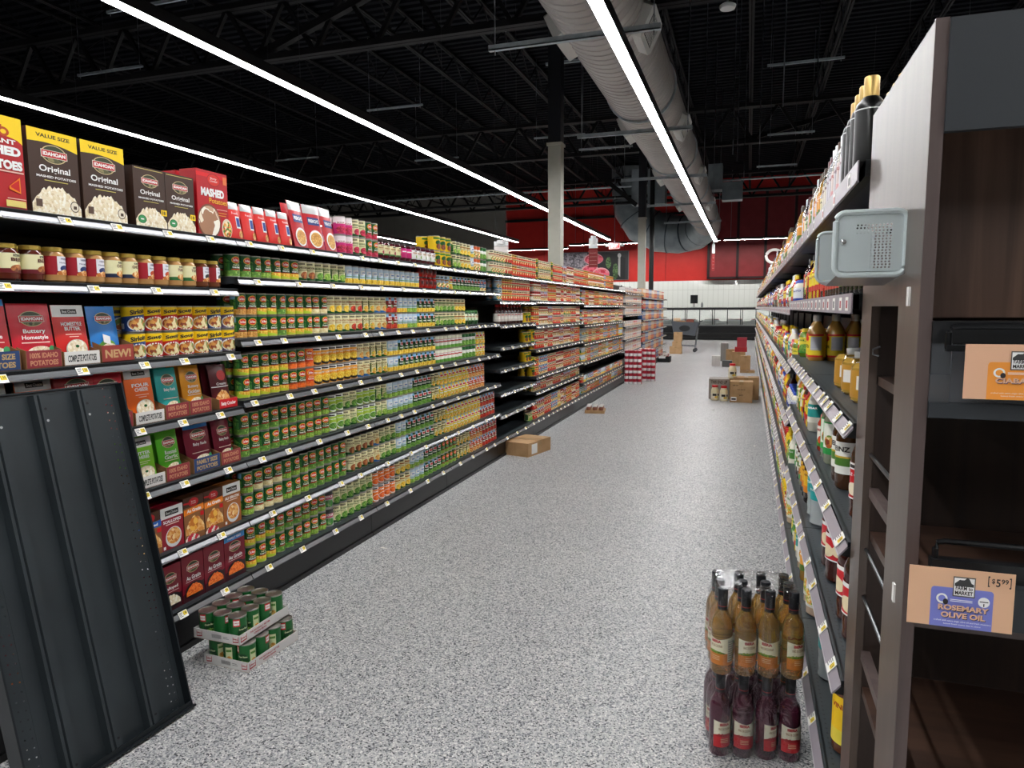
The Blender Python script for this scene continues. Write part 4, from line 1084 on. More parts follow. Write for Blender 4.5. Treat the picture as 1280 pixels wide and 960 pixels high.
runx([('pea', 325), ('pot', 352), ('pea2', 385), ('gbs', 400), ('gb', 432), (None, 438), ('crd', 470), ('crb', 480), ('crg', 497), ('skyp', 512), ('lib', 545), ('crm', 560), ('yelg', 603), ('tomd', 620)], .48, 5, 2, ystart=2.76, ypx=600)
runx([('corns', 322), ('corn', 350), ('gb', 368), ('gbs', 384), ('pea', 406), ('sil', 422), ('crg', 470), ('orng', 493), ('crc', 516), ('skyp', 530), ('lib', 552), ('pea2', 570), ('crm', 588), ('yam', 605), ('tomd', 622)], .21, 6, 2, ystart=2.76, ypx=650)
# --- top shelf
for key, y in (('bx0', 1.66), ('bx1', 1.865), ('bx1', 2.065), ('bx2', 2.277), ('bx2', 2.438), ('bx3', 2.632)):
    put(key, y, 1.835, 0, 0)
for j, y in enumerate((2.10, 2.30, 2.46, 2.64)): put('bx2' if j < 3 else 'bx3', y, 1.835, 0, 0, gx=.12, back=True)
for j in range(5): put('p12', 2.785 + j * .096, 1.835, 1, 0); put('p12', 2.80 + j * .096, 1.835, 1, 0, gx=.06, back=True)
for j, (y, r) in enumerate(((3.30, .1), (3.44, -.12), (3.59, .12))): put('p13', y, 1.835, 1, 0, rz=PI / 2 + r)
put('p13', 3.36, 1.835, 1, 0, gx=.08, back=True); put('p13', 3.52, 1.835, 1, 0, gx=.08, back=True)
y = run([('pink', 2), ('crber', 2), ('libr', 2)], 3.69, 1.835, 0, 2)
y = run([('js', 4), ('jp', 2), ('jw', 5)], y, 1.835, 0, 1)
y = run([('yel', 3)], y, 1.835, 0, 2)
y = run([('crp', 2), ('crc', 3), ('sky', 1), ('sco', 2), ('wgr', 2)], y + .03, 1.835, 0, 2)
run([('scg', 5), ('crr', 3), ('scy', 2), ('scr', 9), ('yel', 1), ('scg', 7), ('yel', 1), ('scr', 6), ('scd', 3), ('scr2', 5), ('scr', 8), ('scy', 4), ('sco', 16), ('scb', 2), ('scy', 9)], max(y + .02, 6.3), 1.835, 0, 2, y1=13.7)
def mix(pal, y, z, lev, tiers, y1, bk=True):
    last = None
    while y < y1 - .09:
        k_ = random.choice([p for p in pal if p != last]); last = k_
        y2 = run([(k_, random.randint(2, 5))], y, z, lev, tiers, y1=y1, backrow=bk)
        if y2 <= y + .001: break
        y = y2
P_R = ['scr', 'scr', 'scr', 'scd', 'scr2', 'scr2', 'scy', 'scg', 'scd']; P_M = ['scy', 'scb', 'scl', 'sco', 'scr', 'scg', 'scr2', 'scl', 'scb', 'sky']
# --- soup bays
run([('scl', 2), ('scy', 4), ('scr', 9)], 6.45, 1.575, 1, 2, y1=7.6)
mix(P_R + ['yel'], 7.66, 1.585, 1, 2, 10.05)
mix(P_R, 7.66, 1.30, 2, 2, 10.05)
mix(P_R, run([('yel', 1)], 7.63, 1.025, 3, 2), 1.025, 3, 2, 10.05)
mix(P_R + ['scb'], run([('yel', 1)], 7.63, .715, 4, 2), .715, 4, 2, 10.05)
mix(P_R, 7.66, .535, 5, 1, 10.05)
mix(P_R + ['yelg', 'scb'], 7.66, .21, 6, 2, 10.05)
for i, z in enumerate(B7[1:]):
    seqs = [[('scy', 3), ('scr', 10), ('sco', 14), ('scb', 6), ('scg', 14)], [('sco', 14), ('scd', 5), ('scy', 6), ('scr2', 4), ('scb', 8), ('scg', 12)], [('scy', 5), ('scb', 4), ('scl', 10), ('scb', 3), ('sco', 6), ('scg', 14)],
            [('sco', 6), ('scb', 8), ('scy', 4), ('scl', 8), ('scb', 5), ('scg', 12)], [('scg', 16), ('scb', 5), ('sco', 8), ('scr', 8)], [('sco', 18), ('scy', 12), ('scb', 4), ('scr', 8)]]
    tt = 2 if z != .38 and i < 4 else 1
    mix(P_M if i not in (0, 1) else P_R, 10.12, z, i + 1, tt, 13.72, False)
# emptied bay leftovers: bottles and big yellow cans
for i, (z, lev) in enumerate(((1.12, 3), (.9, 4))):
    for t in range(1):
        put('yel', 7.42, z, 4, lev); put('yel', 7.53, z, 4, lev)
put('yel', 7.53, 1.34, 4, 2); put('yel', 7.42, 1.34, 4, 2)
put('crp', 7.5, .21, 4, 7); put('crp', 7.58, .21, 4, 7)
# --- potato bay
jy = [('jb', 1.695), ('jb', 1.78), ('jh', 1.862), ('jh', 1.943), ('jh', 2.022), ('jc', 2.10), ('jc', 2.178), ('jho', 2.256), ('jho', 2.334), ('jt', 2.412), ('jt', 2.49), ('jk', 2.568), ('jk', 2.64)]
put('jho', 1.61, 1.60, 0, 1)
for k_, y in jy: put(k_, y, 1.60, 0, 1); put(k_, y, 1.60, 0, 1, gx=.082, back=True)
put('tfam', 1.60, 1.303, 0, 2, gx=-.0, x=-2.31); put('p0', 1.60, 1.306, 0, 2, gx=.02)
put('t100', 1.765, 1.303, 0, 2, x=-2.31); put('p1', 1.765, 1.306, 0, 2, gx=.02)
put('tcom', 1.912, 1.303, 0, 2, x=-2.31); put('p2', 1.912, 1.306, 0, 2, gx=.02)
put('tnew', 2.066, 1.303, 0, 2, x=-2.31); put('p3', 2.05, 1.306, 0, 2, gx=.02)
y = run([('chb', 1), ('ch', 2)], 2.15, 1.303, 2, 2) ; y = run([('ch', 1), ('cho', 1), ('chb', 1), ('chp', 1)], y, 1.303, 2, 2)
y = run([('hzb', 1), ('hzr', 1)], y - .005, 1.303, 2, 2, y1=2.76)
for tr, pk_, y, z, lev in (('t100', 'p0', 1.92, 1.04, 3), ('t100', 'p1', 2.05, 1.04, 3), ('tcom', 'p4', 2.20, 1.04, 3), ('t100', 'p5', 2.345, 1.04, 3), ('t100', 'p6', 2.48, 1.04, 3), ('tbc', 'p7', 2.655, 1.04, 3),
                           ('tcom', 'p8', 2.185, .775, 4), ('t100', 'p9', 2.33, .775, 4), ('tfam', 'p10', 2.50, .775, 4), ('t100', 'p11', 2.655, .775, 4)):
    put(tr, y, z, 0, lev, x=-2.31); put(pk_, y, z + .003, 0, lev, gx=.02)
    for q in (1, 2): put(pk_, y, z + .003, 0, lev, gx=.02 + .045 * q, back=True)
for pk_, y in (('p2', 1.60), ('p4', 1.76)): put(pk_, y, 1.043, 0, 3, gx=.02)
for k_, y, z, lev in (('sc0', 2.17, .48, 5), ('sc1', 2.29, .48, 5), ('sc2', 2.415, .48, 5), ('sc2', 2.537, .48, 5), ('sc3', 2.658, .48, 5), ('ig0', 1.76, .21, 6), ('ig1', 1.92, .21, 6), ('ig1', 1.61, .21, 6), ('ig0', 2.26, .21, 6), ('ig1', 2.39, .21, 6), ('ig1', 2.522, .21, 6), ('ig2', 2.66, .21, 6)):
    put(k_, y, z, 0, lev)
    for q in (1, 2, 3): put(k_, y, z, 0, lev, gx=.053 * q, back=True)
# --- far white packages and boxed goods
def boxp(wd, dp, h, c, c2):
    b = MB(); m1, m2 = M(c, .5), M(c2, .5); b.box(-wd / 2, 0, 0, wd / 2, dp, h, m1)
    C = Canvas(b, flat(0), wd / 2, h, eps=.0006); C.rect(-.8, .55, .8, .9, m2); C.ell(.2, .3, .5, .2, F['gratin']); return Proto(b)
PK['wp'] = ('wrapped_package', 'white wrapped package with pale print', boxp(.17, .12, .11, 'e2dcd8', 'b8a8a8'))
PK['wr'] = ('wrapped_package', 'red and white wrapped package', boxp(.17, .12, .11, 'e2d4d0', 'b82a2c'))
PK['cb'] = ('cereal_box', 'blue boxed good', boxp(.13, .1, .2, '3a62a0', 'd8dce8'))
PK['cr'] = ('cereal_box', 'red boxed good', boxp(.13, .1, .2, 'b82a2a', 'e8dcc8'))
PK['cw'] = ('cereal_box', 'pale orange boxed good', boxp(.13, .1, .2, 'd8a878', 'f0e8e0'))
for i, z in enumerate(B10): run([('wp', 6), ('wr', 3), ('wp', 6)], 13.9, z, min(i, 7), 2 if i % 3 else 1, y1=16.2, backrow=False)
for i, z in enumerate(B12):
    run([(('cw', 'cr', 'cb')[(i + j) % 3], 4) for j in range(8)], 16.3, z, min(i, 7), 1, y1=21.1, backrow=False)
# ------------------------------------------------------------ bottles of the right hand row
RBN = ['near bottle bay', 'second bottle bay', 'third bottle bay', 'fourth bottle bay'] + ['%s bottle bay' % nth(k) for k in range(4, 19)]
RSH = ['top shelf', 'second shelf', 'third shelf', 'fourth shelf', 'fifth shelf', 'bottom shelf', 'bottom shelf']
def liquid(c, tr=.0, far=False): return M(c, .3) if c == '030304' else M(c, .06, trans=0 if far else tr, coat=.5, ior=1.38)
def bottle(c, tr, prof, label, draw, lz, cap, capz, ribs=False):
    """prof: (r, z) pairs; lz: label z range; capz: cap from, to, radius"""
    root = MB(); m_ = liquid(c, tr); pr = list(prof)
    if ribs:
        q = []
        for (r0, z0), (r1, z1) in zip(pr[:-1], pr[1:]):
            q.append((r0, z0))
            if abs(r0 - r1) < .004 and z1 - z0 > .03:
                k = int((z1 - z0) / .02)
                for i in range(1, k): q.append((r0 - (.0022 if i % 2 else 0), z0 + (z1 - z0) * i / k))
        q.append(pr[-1]); pr = q
    root.lathe(pr, 24, mt=m_)
    def rf(z):
        for (r0, z0), (r1, z1) in zip(prof[:-1], prof[1:]):
            if z0 <= z <= z1 and z1 > z0: return r0 + (r1 - r0) * (z - z0) / (z1 - z0)
        return prof[0][0]
    kids = []
    cp = MB(); cz0, cz1, cr = capz; cp.lathe([(cr, cz0), (cr, cz1 - .003), (cr - .002, cz1)], 20, mt=cap); kids.append(('cap', cp))
    far = MB(); fm = liquid(c, 0); far.lathe([(prof[0][0], 0)] + [p for p in prof[1:-1]] + [(prof[-1][0], prof[-1][1]), (cr, cz0 + .0005), (cr, cz1)], 10, mats=[fm] * (len(prof) - 1) + [cap, cap])
    if label is not None:
        r = rf((lz[0] + lz[1]) / 2) + .0008
        lb = MB(); lb.lathe([(r, lz[0]), (r, lz[1])], 24, mt=label, capb=False, capt=False)
        draw(Canvas(lb, wrap(r, lz[0]), r * 1.35, lz[1] - lz[0], seg=r * .14), True); kids.append(('label', lb))
        far.lathe([(r + .0005, lz[0]), (r + .0005, lz[1])], 10, mt=label, capb=False, capt=False)
        draw(Canvas(far, wrap(r + .0005, lz[0]), r * 1.35, lz[1] - lz[0], seg=r * .26, eps=.0003, lift=.0005), False)
    return Proto(root, kids, far)
def simple(words, c1, c2=None, pic=None):
    t1 = M(c1, .4); t2 = M(c2, .4) if c2 else None
    def f(C, n):
        if t2: C.rect(-1.15, 0, 1.15, .3, t2)
        if pic: C.ell(.1, .32, .6, .24, F[pic])
        for i, w_ in enumerate(words):
            if n: C.text(w_, 0, .8 - .16 * i, 1.3, .11, t1, .03)
            else: C.rect(-.6, .75 - .16 * i, .6, .84 - .16 * i, t1)
    return f
def body(r, h, s=.62, n=.38):
    return [(r * .86, 0), (r, .008), (r, h * s), (r * .8, h * (s + .1)), (r * n, h * .86), (r * n, h * .92)]
BK = M('141416', .3); WC = M('eceff0', .35); RC = M('c41c20', .35); GC = M('cfae6a', .38, .6); YC = M('e8c81e', .35)
def B(key, name, desc, c, tr, r, h, label, draw, lz, cap, s=.62, n=.38, ribs=False):
    PK[key] = (name, desc, bottle(c, tr, body(r, h, s, n), label, draw, (lz[0] * h, lz[1] * h), cap, (h * .86 if n < .45 else h * .88, h, r * n + .002), ribs))
PK['gold'] = ('vinegar_bottle', 'tall black bottle with gold capsule', bottle('030304', 0, [(.036, 0), (.0375, .008), (.0375, .185), (.034, .2), (.018, .218), (.016, .222)], M('c8c8c8', .3, .8), lambda C, n: 0, (.181, .184), GC, (.212, .268, .0185)))
B('wtall', 'vinegar_bottle', 'slim clear bottle with white cap', 'c9ccd2', .3, .03, .25, M('d9d4da', .4), simple(['WHITE'], '8a5a6a'), (.2, .6), WC, .66, .4)
B('wpink', 'vinegar_bottle', 'slim bottle with pale pink label', 'cfc8bc', .3, .03, .245, M('e8d8d4', .4), simple(['RICE'], 'b84a4a', 'e8b0b0'), (.2, .6), M('5a4438', .4), .66, .4)
B('worg', 'vinegar_bottle', 'slim golden bottle with orange label', 'b88a3a', .2, .031, .24, M('e8a03a', .4), simple(['OIL'], 'ffffff', '5a7a2a'), (.2, .6), M('3a2a1a', .3), .66, .4)
B('dkmar', 'vinegar_bottle', 'slim bottle with dark maroon cap', '2a1216', 0, .03, .24, M('e8e0d0', .4), simple(['RED'], '6a1420'), (.2, .6), M('4a141c', .3), .66, .4)
B('soy', 'sauce_bottle', 'dark sauce bottle with cream label', '140c0a', 0, .032, .2, CRM, simple(['SAUCE'], '3a2a1a', '8ab03a'), (.15, .55), BK)
B('soyy', 'sauce_bottle', 'dark sauce bottle with yellow green label', '100b0a', 0, .034, .2, M('d8d08a', .4), simple(['SAUCE'], '5a3a1a', '7a9a2a'), (.15, .55), BK)
B('hotr', 'sauce_bottle', 'red sauce bottle with yellow cap', 'b8241a', 0, .03, .19, M('e8d44a', .4), simple(['HOT'], 'b01818', 'c8281c'), (.2, .6), YC)
B('bbq', 'sauce_bottle', 'brown barbecue sauce bottle', '3a140c', 0, .036, .21, M('c8301c', .4), simple(['BBQ'], 'f0e0a0', '1a1412'), (.2, .62), BK)
B('blus', 'sauce_bottle', 'bottle with blue and white label', '4a3a34', 0, .03, .19, M('dfe4ee', .4), simple(['BLUE'], '2a4aa0', 'c84a3a'), (.15, .6), M('2a3a8a', .3))
B('ylw', 'mustard_bottle', 'yellow mustard bottle', 'e8c41c', 0, .031, .18, M('e8d01c', .4), simple(['MUSTARD'], '1a3a8a', 'c8281c'), (.2, .62), YC)
B('drs', 'dressing_bottle', 'white dressing bottle with green label', 'e8e4d4', 0, .034, .2, M('4a8a3a', .4), simple(['RANCH'], 'ffffff', 'e8e4d4'), (.2, .6), WC)
B('drt', 'dressing_bottle', 'teal labelled dressing bottle', 'd8d4c4', 0, .034, .2, M('2a9a94', .4), simple(['CAESAR'], 'ffffff', 'e8e4d4'), (.2, .6), WC)
B('dro', 'dressing_bottle', 'orange dressing bottle', 'd8803a', 0, .034, .2, M('ece4cc', .4), simple(['FRENCH'], 'b8381c', '5a7a2a'), (.2, .6), BK)
B('mayo', 'mayonnaise_jar', 'white mayonnaise jar with blue label', 'f0ead8', 0, .042, .15, M('e8eaf0', .4), simple(['MAYO'], '1c3a9a', '1c3a9a'), (.15, .7), M('2a4ab0', .35), .78, .7)
B('mayor', 'mayonnaise_jar', 'white jar with red lid', 'f0ead8', 0, .042, .15, M('f0ece0', .4), simple(['MAYO'], 'c01c1c', 'e8c81c'), (.15, .7), RC, .78, .7)
B('pick', 'pickle_jar', 'green pickle jar with yellow lid', '5a7a1c', .0, .04, .15, M('e8d84a', .4), simple(['DILL'], '1a6a2a', '3a8a2a', 'beans'), (.15, .7), YC, .78, .72)
B('pickr', 'pickle_jar', 'jar of red peppers with white label', 'a8301c', .0, .038, .14, M('eeeae0', .4), simple(['PEPPERS'], 'a81c1c', '3a7a2a', 'red'), (.15, .7), RC, .78, .72)
B('acv', 'vinegar_bottle', 'amber vinegar bottle, yellow label', 'dca650', .2, .041, .225, M('f8dc34', .4), lambda C, n: (C.rect(-1.15, .92, 1.15, 1, OVR), C.rect(-1.15, 0, 1.15, .08, OVR), C.rect(.0, .3, .95, .88, M('b4b4ba', .5)), C.rect(.0, .35, .9, .38, M('c8c8c8', .5)), C.ell(-.5, .8, .3, .12, OVR), C.text('CIDER', -.5, .45, .7, .13, M('3a2a0a', .4), .03) if n else C.rect(-.8, .4, -.2, .5, M('3a2a0a', .4))), (.08, .58), M('e8e4da', .3), .6, .3)
B('oil', 'oil_jug', 'squat golden oil jug with brown label', 'c09a48', .2, .058, .13, M('b8862c', .4), lambda C, n: (C.rect(-.2, .3, .5, .8, M('e8e4dc', .5)), C.rect(.6, .1, 1.1, .6, M('8a9a2a', .4))), (.12, .7), WC, .75, .4)
B('cidr', 'vinegar_bottle', 'red-labelled dark vinegar jug', '3a140c', .0, .047, .245, RED, lambda C, n: (C.rect(-1.15, .82, 1.15, 1, WHITE), C.rect(-.3, .86, .4, .95, LOGO), C.text('APPLE CIDER', 0, .68, 1.4, .09, WHITE, .02) if n else C.rect(-.6, .64, .6, .72, WHITE), C.rect(-1.15, 0, 1.15, .04, WHITE), C.ell(.0, .28, .4, .18, M('f0e4c8', .4))), (.22, .6), WC, .68, .3, True)
B('hnz', 'vinegar_bottle', 'white and green labelled dark bottle', '4a2a10', .0, .038, .24, M('eeeee6', .4), lambda C, n: (C.rect(-1.15, .25, 1.15, .5, M('4a7a2c', .4)), C.rect(-1.15, .5, 1.15, .56, M('c8a83a', .4)), C.text('HEINZ', 0, .78, 1.3, .16, LOGO, .03) if n else C.rect(-.6, .7, .6, .84, LOGO)), (.2, .6), WC, .66, .3)
B('grnl', 'vinegar_bottle', 'clear bottle, bright green label', 'b8bfa4', .4, .043, .24, M('2f9a4a', .4), lambda C, n: (C.rect(-.6, .2, .4, .95, M('eef0e4', .4)), C.rect(.5, .2, 1, .9, M('d8dcd0', .4)), C.ell(-.1, .4, .35, .2, F['meat'])), (.15, .62), WC, .66, .32)
B('teal', 'water_jug', 'clear ribbed water jug with teal label', 'e6f0f2', .5, .055, .29, M('1f9a9a', .4), lambda C, n: (C.rect(-1.15, .86, 1.15, 1, WHITE), C.rect(.3, 0, 1.1, .86, M('c8d8dc', .4)), C.text('WATER', -.3, .55, .9, .14, WHITE, .02) if n else C.rect(-.7, .5, 0, .6, WHITE)), (.36, .62), WC, .68, .3, True)
B('apj', 'juice_jug', 'dark apple juice jug, red label', '3a120c', .0, .058, .29, M('c8242c', .4), lambda C, n: (C.rect(-1.15, .86, 1.15, 1, WHITE), C.ell(-.3, .35, .45, .25, M('f0e0b8', .4)), C.ell(.4, .4, .35, .22, M('f0e0b8', .4)), C.rect(-1.15, 0, 1.15, .05, WHITE)), (.25, .55), WC, .68, .3, True)
B('ybrn', 'vinegar_bottle', 'dark bottle with orange yellow label', '24100a', .0, .045, .25, M('e8b41c', .4), simple(['VINEGAR'], '7a1c10', 'd8801c'), (.2, .6), BK, .66, .32)
B('wjar', 'marinade_jug', 'white labelled marinade jug', 'b8a08a', .0, .05, .25, M('ecece8', .4), simple(['MARINADE'], '3a7a3a', 'd8d8d0', 'mix'), (.15, .7), WC, .74, .34)
B('bigy', 'vinegar_bottle', 'brown jug with tall yellow label', '5a3422', .0, .052, .28, M('f0c61c', .4), simple(['VINEGAR'], '9a1c10', 'e8d44a'), (.12, .62), BK, .66, .34)
B('ktb', 'ketchup_bottle', 'dark bottle with red cap and white label', '3a1a16', 0, .036, .2, M('d8d4cc', .4), simple(['SAUCE'], 'b8242c', 'c8c0b8'), (.15, .55), RC)
def R_(key, y, z, lev, rows=1, gap=0., kbay=None, x0=.262, front=True):
    name, desc, pr = PK[key]; wd, hh, fy = dims(key); k = int((y - 1.735) // 1.226) if kbay is None else kbay; k = max(k, 0)
    for r_ in range(rows):
        where = 'on %s, %s' % (RSH[lev], RBN[k]) if (r_ == 0 and front) else None
        if r_ and k < 2 and front: where = 'row %s, %s, %s' % (['one', 'two', 'three', 'four'][r_], RSH[lev], RBN[k])
        if where and len((nth(20) + ' ' + desc + ' ' + where).split()) > 16: where = where.replace('in depth row', 'row').replace('on ', 'on ')
        reg(name, pr, x0 + wd / 2 + r_ * (wd + .004), y, z + .0005, -PI / 2 + (.8 if k < 2 else .45), desc, where, name.split('_')[-1], '%ss of the bottle row' % name.replace('_', ' '), vary=.35)
for i in range(4): R_('gold', 2.07 + i * .083, 1.82, 0, 3, x0=.248)
for i, k_ in enumerate(['wtall', 'wtall', 'wpink', 'wtall', 'wpink', 'wtall', 'wtall', 'dkmar', 'dkmar', 'soy', 'worg', 'worg', 'wpink', 'worg', 'wtall', 'drs', 'worg', 'wpink', 'drs', 'soy', 'dkmar', 'worg', 'wtall']): R_(k_, 2.41 + i * .078, 1.82, 0, 2)
for i, k_ in enumerate(['soyy', 'soyy', 'soy', 'soyy', 'soy', 'soy', 'soyy', 'soy', 'blus', 'blus', 'blus', 'blus', 'blus', 'hotr', 'blus', 'hotr', 'ylw', 'hotr', 'ylw', 'hotr', 'ylw', 'ylw', 'bbq', 'hotr', 'soy', 'bbq']): R_(k_, 1.80 + i * .082, 1.53, 1, 4)
for y in (2.12, 2.32, 2.50): R_('oil', y, 1.235, 2, 3, x0=.275)
R_('acv', 3.74, 1.235, 2, 3, x0=.285); R_('acv', 3.83, 1.235, 2, 3, x0=.285)
for i, k_ in enumerate(['pick', 'pickr']): R_(k_, 3.99 + i * .09, 1.235, 2, 2)
for k_, y in (('cidr', 1.85), ('cidr', 1.95), ('hnz', 2.27), ('hnz', 2.36), ('grnl', 2.62), ('grnl', 2.72), ('pickr', 2.84), ('teal', 3.02), ('teal', 3.15), ('drt', 3.3), ('ylw', 3.40), ('hotr', 3.48), ('bbq', 3.56), ('ylw', 3.65), ('mayor', 3.75), ('pick', 3.85), ('dro', 3.95), ('drs', 4.05)):
    if k_ == 'teal': continue
    R_(k_, y, .955, 3, 3)
for k_, y in (('apj', 1.98), ('apj', 2.11), ('apj', 2.41), ('apj', 2.54), ('teal', 3.03), ('teal', 3.16), ('ybrn', 3.36), ('ybrn', 3.46), ('ybrn', 3.56), ('grnl', 3.68), ('hnz', 3.8), ('hnz', 3.9), ('grnl', 4.0)): R_(k_, y, .615, 4, 3)
for k_, y in (('bigy', 2.08), ('teal', 2.50), ('wjar', 3.02), ('wjar', 3.14), ('worg', 3.4), ('wjar', 3.55), ('drt', 3.7), ('ylw', 3.8), ('drs', 3.95), ('pick', 4.05)): R_(k_, y, .235, 5, 3 if k_ != 'bigy' else 2)
mix = [['worg', 'drs', 'pickr', 'mayor', 'wtall', 'hotr', 'dro', 'soy', 'blus'], ['blus', 'hotr', 'drs', 'bbq', 'mayo', 'pickr', 'dro'], ['pick', 'pickr', 'hotr', 'ylw', 'mayor', 'drs', 'drt', 'mayo'],
       ['ylw', 'pick', 'drt', 'dro', 'hotr', 'mayo', 'bbq', 'drs'], ['pick', 'ylw', 'dro', 'blus', 'drs', 'pickr', 'mayor'], ['pick', 'ylw', 'drs', 'wjar', 'dro', 'mayo', 'pickr']]
for lev, z in enumerate(RF):
    y = 4.26
    while y < 23.4:
        k_ = random.choice(mix[lev]); n_ = random.randint(2, 4)
        for j in range(n_):
            wd = dims(k_)[0]; y += wd / 2
            R_(k_, y, z, lev, 1, x0=.25); 
            if y < 12: R_(k_, y, z, lev, 1, x0=.25 + wd, front=False)
            y += wd / 2 + .004
for j in range(8): put('ktb', 6.50 + j * .105, 1.34, 4, 2)
flush()
# extra filling of the two nearest deep shelves is left open, as the photo shows the bare decks
b = MB(); rnd = random.Random(5); n = 10
vs = []; 
for j in range(7):
    for i in range(n):
        a = 2 * PI * i / n; rr = (.075 - .008 * abs(j - 2)) * (1 + .22 * rnd.random()) * (1 if j < 6 else .3)
        vs.append((rr * math.cos(a) * .8, rr * 1.3 * math.sin(a), j * .014 + rnd.random() * .008 * (j > 0)))
b.add(vs, [(j * n + i, j * n + (i + 1) % n, (j + 1) * n + (i + 1) % n, (j + 1) * n + i) for j in range(6) for i in range(n)] + [tuple(range(n))[::-1], tuple(6 * n + i for i in range(n))], M('f0f1f2', .35), True)
tag(obj('plastic_bag', b, None, (.325, 1.84, 1.2355)), 'crumpled white plastic bag on the shelf end by the wooden display', 'bag')
# ------------------------------------------------------------ dark wooden display
def wood(name, c1, c2, ax, rough=.38):
    mt, nt, bb = nodes(name)
    sc = [28, 28, 28]; sc[ax] = 1.6
    v = nt.nodes.new('ShaderNodeTexNoise'); v.inputs['Scale'].default_value = 1.0; v.inputs['Detail'].default_value = 7; v.inputs['Distortion'].default_value = .6
    nt.links.new(coords(nt, tuple(sc)), v.inputs['Vector'])
    nt.links.new(ramp(nt, v.outputs[0], [(.3, H(c1)), (.7, H(c2))]), bb.inputs['Base Color'])
    bb.inputs['Roughness'].default_value = rough; bb.inputs['Specular IOR Level'].default_value = .5
    return mt
WV = wood('walnut_laminate', '4c413b', '5b4e46', 2, .33); WE = wood('walnut_edge', '473b39', '5a4c49', 2, .45); WSHADE = wood('walnut_shaded', '241b17', '3a2b24', 2, .5); WLIT = wood('walnut_lit', '4c382f', '7a5c4c', 2, .45); WH = wood('walnut_shelf', '2e201a', '4c362b', 0, .4)  # inside wood darkened to stand for shade, upper back board lightened as lit
CH = M('2b2f33', .5); ACR = M('c8d0d8', .05, alpha=.07); CHW = M('1b1c1e', .35)
fx = thing('bread_display', 'tall dark walnut display with open compartments and a charcoal header', 'display stand', (.24, 1.18, 0))
b = MB(); b.box(0, .0, 1.56, .017, .52, 1.903, WV); b.box(0, -.0005, 0, .017, .15, 1.56, WV); b.box(0, .42, 0, .017, .545, 1.56, WV); b.box(0, .15, 1.50, .017, .42, 1.56, WV)
obj('side_panel', b, fx)
b = MB(); b.box(-.0002, -.006, 0, .0175, -.0006, 1.905, WE); obj('front_edge', b, fx)
b = MB(); b.box(.016, .42, 0, .06, .44, 1.5, WSHADE); b.box(.93, 0, 0, .947, .54, 1.9, WV); obj('inner_post', b, fx)
b = MB(); b.box(.017, .52, 0, .93, .54, 1.9, WSHADE); b.box(.017, .2, 1.48, .93, .215, 1.9, WLIT); obj('back_panel', b, fx)
b = MB(); b.box(.0175, -.012, 1.747, .96, .002, 1.902, CH); obj('header_panel', b, fx)
b = MB(); b.box(.018, .0, 1.884, .93, .5, 1.9, WSHADE); obj('top_panel', b, fx)
for z in (1.338, 1.008, .66, .3):
    b = MB(); b.box(.018, .002, z, .93, .5, z + .018, WH); b.box(.018, -.004, z - .002, .93, .002, z + .02, WE); obj('shelf', b, fx)
b = MB(); b.box(.018, -.012, 1.446, .93, .01, 1.478, CHW); b.box(.018, -.014, 1.335, .93, -.006, 1.358, CH); b.box(.045, -.006, 1.358, .93, -.003, 1.446, M('201f24', .3)); b.box(.018, -.010, 1.358, .93, -.008, 1.446, ACR); obj('sign_rail', b, fx)
b = MB(); b.box(.03, -.03, 1.095, .93, -.01, 1.125, CHW); b.box(.06, -.05, 1.035, .93, -.03, 1.098, CH); obj('sign_rail', b, fx)
def rail(pts, r=.0045): obj('wire_rail', MB().tube(pts, r, M('18191b', .3, .5), 8), fx)
rail([(.034, -.03, 1.438), (.034, -.03, 1.462), (.037, -.03, 1.469), (.045, -.03, 1.471), (.5, -.03, 1.471), (.9, -.03, 1.471)]); b = MB(); b.box(.031, -.036, 1.435, .9, -.026, 1.444, M('18191b', .3, .5)); obj('rail_bar', b, fx)
rail([(.036, -.02, 1.12), (.036, -.02, 1.14), (.039, -.02, 1.149), (.048, -.02, 1.151), (.5, -.02, 1.151), (.9, -.02, 1.151)])
for z in (1.19, .985, .88): obj('side_rail', MB().tube([(.012, .13, z), (.012, .44, z)], .004, M('4a4c4e', .3, .8), 8), fx)
for z in (1.10, .74): b = MB(); b.box(.012, .13, z, .03, .44, z + .02, WE); obj('side_slat', b, fx)
b = MB(); b.box(-.003, .06, 1.50, 0, .075, 1.53, M('e8e6e2', .5)); b.box(-.003, .05, 1.02, 0, .062, 1.05, M('e8e6e2', .5)); obj('label_sticker', b, fx)
obj('side_hook', MB().tube([(.01, .36, 1.42), (-.003, .36, 1.415), (-.003, .36, 1.405), (.008, .36, 1.402)], .002, STEEL, 6), fx)
